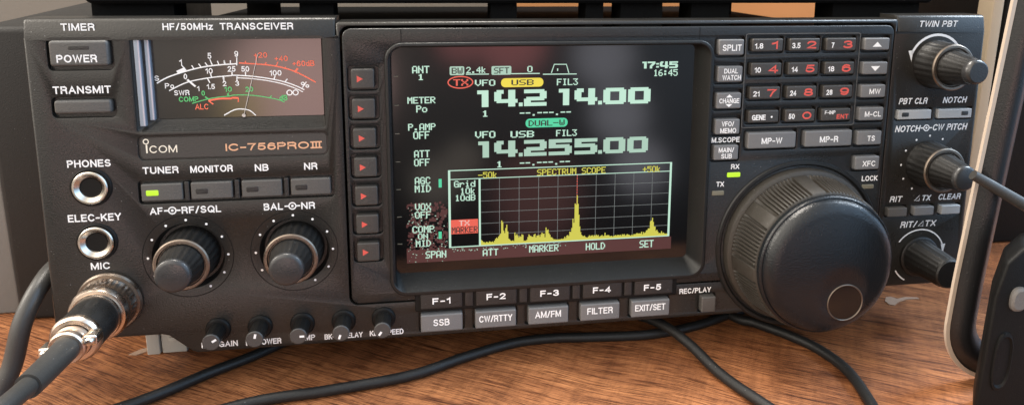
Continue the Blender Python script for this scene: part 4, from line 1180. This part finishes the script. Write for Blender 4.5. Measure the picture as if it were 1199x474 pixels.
tube(q, [(18.2, 95.1, 44), (18.1, 94.4, 54), (17.0, 94.0, 66), (14.0, 95.0, 82), (9, 99, 104), (2, 108, 128), (-8, 119, 152), (-20, 127.5, 175), (-60, 128, 200)], 2.65, 20)
q.build('cable', 'cable_grey', mic)

# ================================================================ other cables on the table
def lay(name, pts, r, mat, label):
    q = MB(False); tube(q, pts, r, 18, 10)
    return tag(q.build(name, mat), label, 'cable', 'black cables lying on the table' if name == 'power_cable' else None)
lay('power_cable', [(-230, -62, 2.1), (-180, -32, 2.1), (-145, -16, 2.1), (-124, -1, 2.1), (-107, 11, 2.1), (-88, 30, 2.1), (-60, 75, 2.1), (-40, 130, 2.1)], 1.9, 'cable', 'short black cable slanting under the radio below the MIC GAIN knob')
lay('power_cable', [(-190, -62, 2.0), (-150, -38, 2.0), (-109, -21, 2.0), (-80, -16.8, 2.0), (-52.6, -12.0, 2.0), (-33, -3.5, 2.0), (-13.4, 3.6, 2.0), (3, 5.0, 2.0), (17.2, 3.8, 2.0), (45, 2.8, 2.0), (74, 10.5, 2.0), (105, 30, 2.0), (120, 90, 2.0)], 1.85, 'cable', 'long black cable winding over the wood below the mode buttons')
lay('power_cable', [(-20, 150, 2.2), (10, 60, 2.3), (32, 22, 4.4), (45.5, 3.0, 6.6), (53, -10, 5.0), (59, -26, 2.4), (66, -42, 2.2), (76, -60, 2.2), (90, -67, 2.2), (101, -58, 2.2), (105, -46, 2.2), (107, -30, 2.2), (103.5, -16, 2.2), (96.5, -5, 2.2), (88, 4.5, 2.2), (78, 17, 2.2), (60, 80, 2.2), (30, 160, 2.2)], 1.95, 'cable', 'black cable looping forward from under the radio below the tuning knob')
lay('coaxial_cable', [(-200, -75, 3), (-194, -42, 3), (-187.5, -18, 4.5), (-182, -11.5, 15), (-178.3, -7.5, 30), (-175.8, 0, 38.5), (-175, 12, 41), (-174.6, 28, 36), (-174.3, 41, 18), (-174.3, 43, 3)], 3.0, 'cable_grey', 'thick dusty black cable arching round the left edge of the radio')

# ================================================================ things round the radio
o = MB(False); o.box(-211, 49, 0, -170.5, 210, 121)
tag(o.build('equipment_case', 'case', None, bevel=2.5), 'dark grey steel case standing left of the radio', 'case')

o = MB(False); o.box(-330, 56, 0, -213.5, 160, 76)
tag(o.build('cardboard_box', 'greybox', None, bevel=1.0), 'low grey box at the far left beside the steel case', 'box')

# a dark unit standing on the radio's lid
unit = empty('accessory_unit', PANEL @ Vector((0.17, -0.012, -0.15)), 'black accessory unit on feet standing on top of the radio', 'equipment')
q = MB()
pts = rr(9, -60, 334, -3.5, 3)
q.loops([at_h(inset(pts, 1), -216), at_h(pts, -214), at_h(pts, -23), at_h(inset(pts, 1), -22)], True, True)
q.build('housing', 'paint', unit)
for u0, u1 in ((10, 37), (80, 92), (150, 160), (187, 194), (201, 218), (230, 246), (291, 330)):
    q = MB(); q.box(u0, -4.0, -40, u1, 11.97, -26); q.build('foot', 'paint', unit)
for u0, u1 in ((24, 40), (304, 320)):
    q = MB(); q.box(u0, -4.0, -205, u1, 11.97, -190); q.build('foot', 'paint', unit)

# right: board, post, case, bent leg, handset, rod
o = MB(False); o.box(20, 300, 0, 620, 312, 330)
bd = o.build('wooden_board', 'orange'); tag(bd, 'orange stained board standing behind the radio at right', 'board')
q = MB(False)
q.add([(395, 299.4, 70), (402, 299.4, 70), (432, 299.4, 135), (425, 299.4, 135)], [(0, 1, 2, 3)]); q.build('pink_stripe', 'pink', bd)
o = MB(False); o.box(225, 60, 0, 231, 70, 330)
ps = o.build('wooden_post', 'post', None, bevel=0.8); tag(ps, 'pale beige upright post between the orange board and the bent leg', 'post')
o = MB(False); o.box(238, 66, 0, 400, 190, 300)
tag(o.build('equipment_cabinet', 'device', None, bevel=2), 'tall black cabinet at the right behind the bent leg', 'cabinet')

leg = empty('bent_stand', (0.15, -0.038, 0.0), 'black bent stand leg with a pale bare edge and rounded lower corner', 'stand')
XB, ZR = 136.6, 25.0
def leg_line(off):
    pts = [(144.8 + off, 165.0), (141.6 + off, 110.0), (139.2 + off, 70.0), (137.4 + off, 40.0)]
    c = (136.9 + 24.0, 24.2); r = 24.0 - off
    for k in range(0, 13):
        a = R(180 + 90 * k / 12); pts.append((c[0] + r * math.cos(a), c[1] + r * math.sin(a)))
    pts.append((232.0, 0.2 + off))
    return pts
q = MB(False); NL = 8
lines = [leg_line(1.2 + 11.5 * k / NL) for k in range(NL + 1)]
n_ = len(lines[0]); yy = [-39.6 - 3.4 * math.sin(PI * k / NL) for k in range(NL + 1)]
for k in range(NL):
    q.add([(a[0], yy[k], a[1]) for a in lines[k]] + [(b_[0], yy[k + 1], b_[1]) for b_ in lines[k + 1]], [(i, i + 1, n_ + i + 1, n_ + i) for i in range(n_ - 1)])
q.add([(a[0], -38.2, a[1]) for a in lines[0]] + [(b_[0], -38.2, b_[1]) for b_ in lines[-1]], [(i, i + 1, n_ + i + 1, n_ + i) for i in range(n_ - 1)])
for lp, y in ((lines[0], yy[0]), (lines[-1], yy[-1])):
    q.add([(a[0], y, a[1]) for a in lp] + [(a[0], -38.2, a[1]) for a in lp], [(i, i + 1, n_ + i + 1, n_ + i) for i in range(n_ - 1)])
q.build('bent_bar', 'stand', leg)
A_, B_ = leg_line(0.0), leg_line(1.45)
q = MB(False); y0, y1 = -40.6, -39.4
q.loops([[(a[0], y, a[1]) for a in A_] + [(b_[0], y, b_[1]) for b_ in reversed(B_)] for y in (y0, y1)], False, False)
for y in (y0, y1):
    q.add([(a[0], y, a[1]) for a in A_] + [(b_[0], y, b_[1]) for b_ in B_], [(i, i + 1, n_ + i + 1, n_ + i) for i in range(n_ - 1)])
q.build('edge_strip', 'edge', leg)

hs = empty('handheld_radio', (0.170, -0.057, 0.0), 'black handheld device with a grey oval button at the right foreground', 'handset')
q = MB(False)
prof = [(142, 0), (140.5, 6), (141, 46), (143.5, 58), (149, 63), (200, 63), (200, 0)]
q.loops([[(x + dx if x < 160 else x, y, z) for x, z in prof] for y, dx in ((-50, 2.2), (-59.5, -6.0), (-61.5, -6.2))], True, True)
q.build('body', 'device', hs, bevel=0.8)
def pill_xz(cx, cz, a, b_, n=24, e=2.6):
    return [(cx + a * math.copysign(abs(math.cos(2 * PI * k / n)) ** (2 / e), math.cos(2 * PI * k / n)), cz + b_ * math.copysign(abs(math.sin(2 * PI * k / n)) ** (2 / e), math.sin(2 * PI * k / n))) for k in range(n)]
q = MB(False)
for y, k in ((-60.5, 1.0), (-62.3, 0.95), (-62.8, 0.7)):
    pass
L3 = [[(x, y, z) for x, z in pill_xz(142.8, 45.5, 3.2 * k, 4.3 * k)] for y, k in ((-60.0, 1.0), (-62.4, 0.96), (-63.0, 0.75))]
q.loops(L3, True, True); q.build('oval_button', 'grey_button', hs)
q = MB(False)
L3 = [[(x, y, z) for x, z in pill_xz(140.6, 23.0, 3.4 * k, 10.5 * k)] for y, k in ((-60.0, 1.06), (-62.1, 1.0), (-62.3, 0.9), (-61.7, 0.82))]
q.loops(L3, True, True); q.build('grip_pad', 'device', hs)

q = MB(False)
d0, d1 = Vector((135.0, -44.2, 81.8)), Vector((276.0, -78.0, 2.6))
tube(q, [tuple(d0.lerp(d1, k / 5)) for k in range(6)], [1.7, 2.2, 2.4, 2.6, 2.8, 3.0], 20, 4)
tag(q.build('flexible_antenna', 'cable_grey'), 'dark tapering rod leaning on the bent stand in front of the CW PITCH knob', 'antenna')

# flakes of old paint on the table
q = MB(False)
pts = [(155.5, 17.5), (158, 20.5), (160.5, 20.8), (162.2, 18.6), (167, 19.6), (172, 18.6), (172.5, 17.4), (166, 17.6), (162, 16.4), (159.5, 15.0), (157.5, 13.6), (155.6, 14.4)]
q.loops([[(x, y, 0.0) for x, y in pts], [(x, y, 0.35) for x, y in pts]], False, True)
tag(q.build('paint_flake', 'dirt'), 'curled pale paint flake on the wood right of the tuning knob', 'flake', 'paint flakes on the table')
q = MB(False)
pts = [(-158, 18), (-155, 21), (-151.5, 22.4), (-150, 21.6), (-152, 19.2), (-155, 17.4)]
q.loops([[(x, y, 0.0) for x, y in pts], [(x, y, 0.3) for x, y in pts]], False, True)
tag(q.build('paint_flake', 'dirt'), 'small pale paint flake on the wood below the microphone plug', 'flake', 'paint flakes on the table')
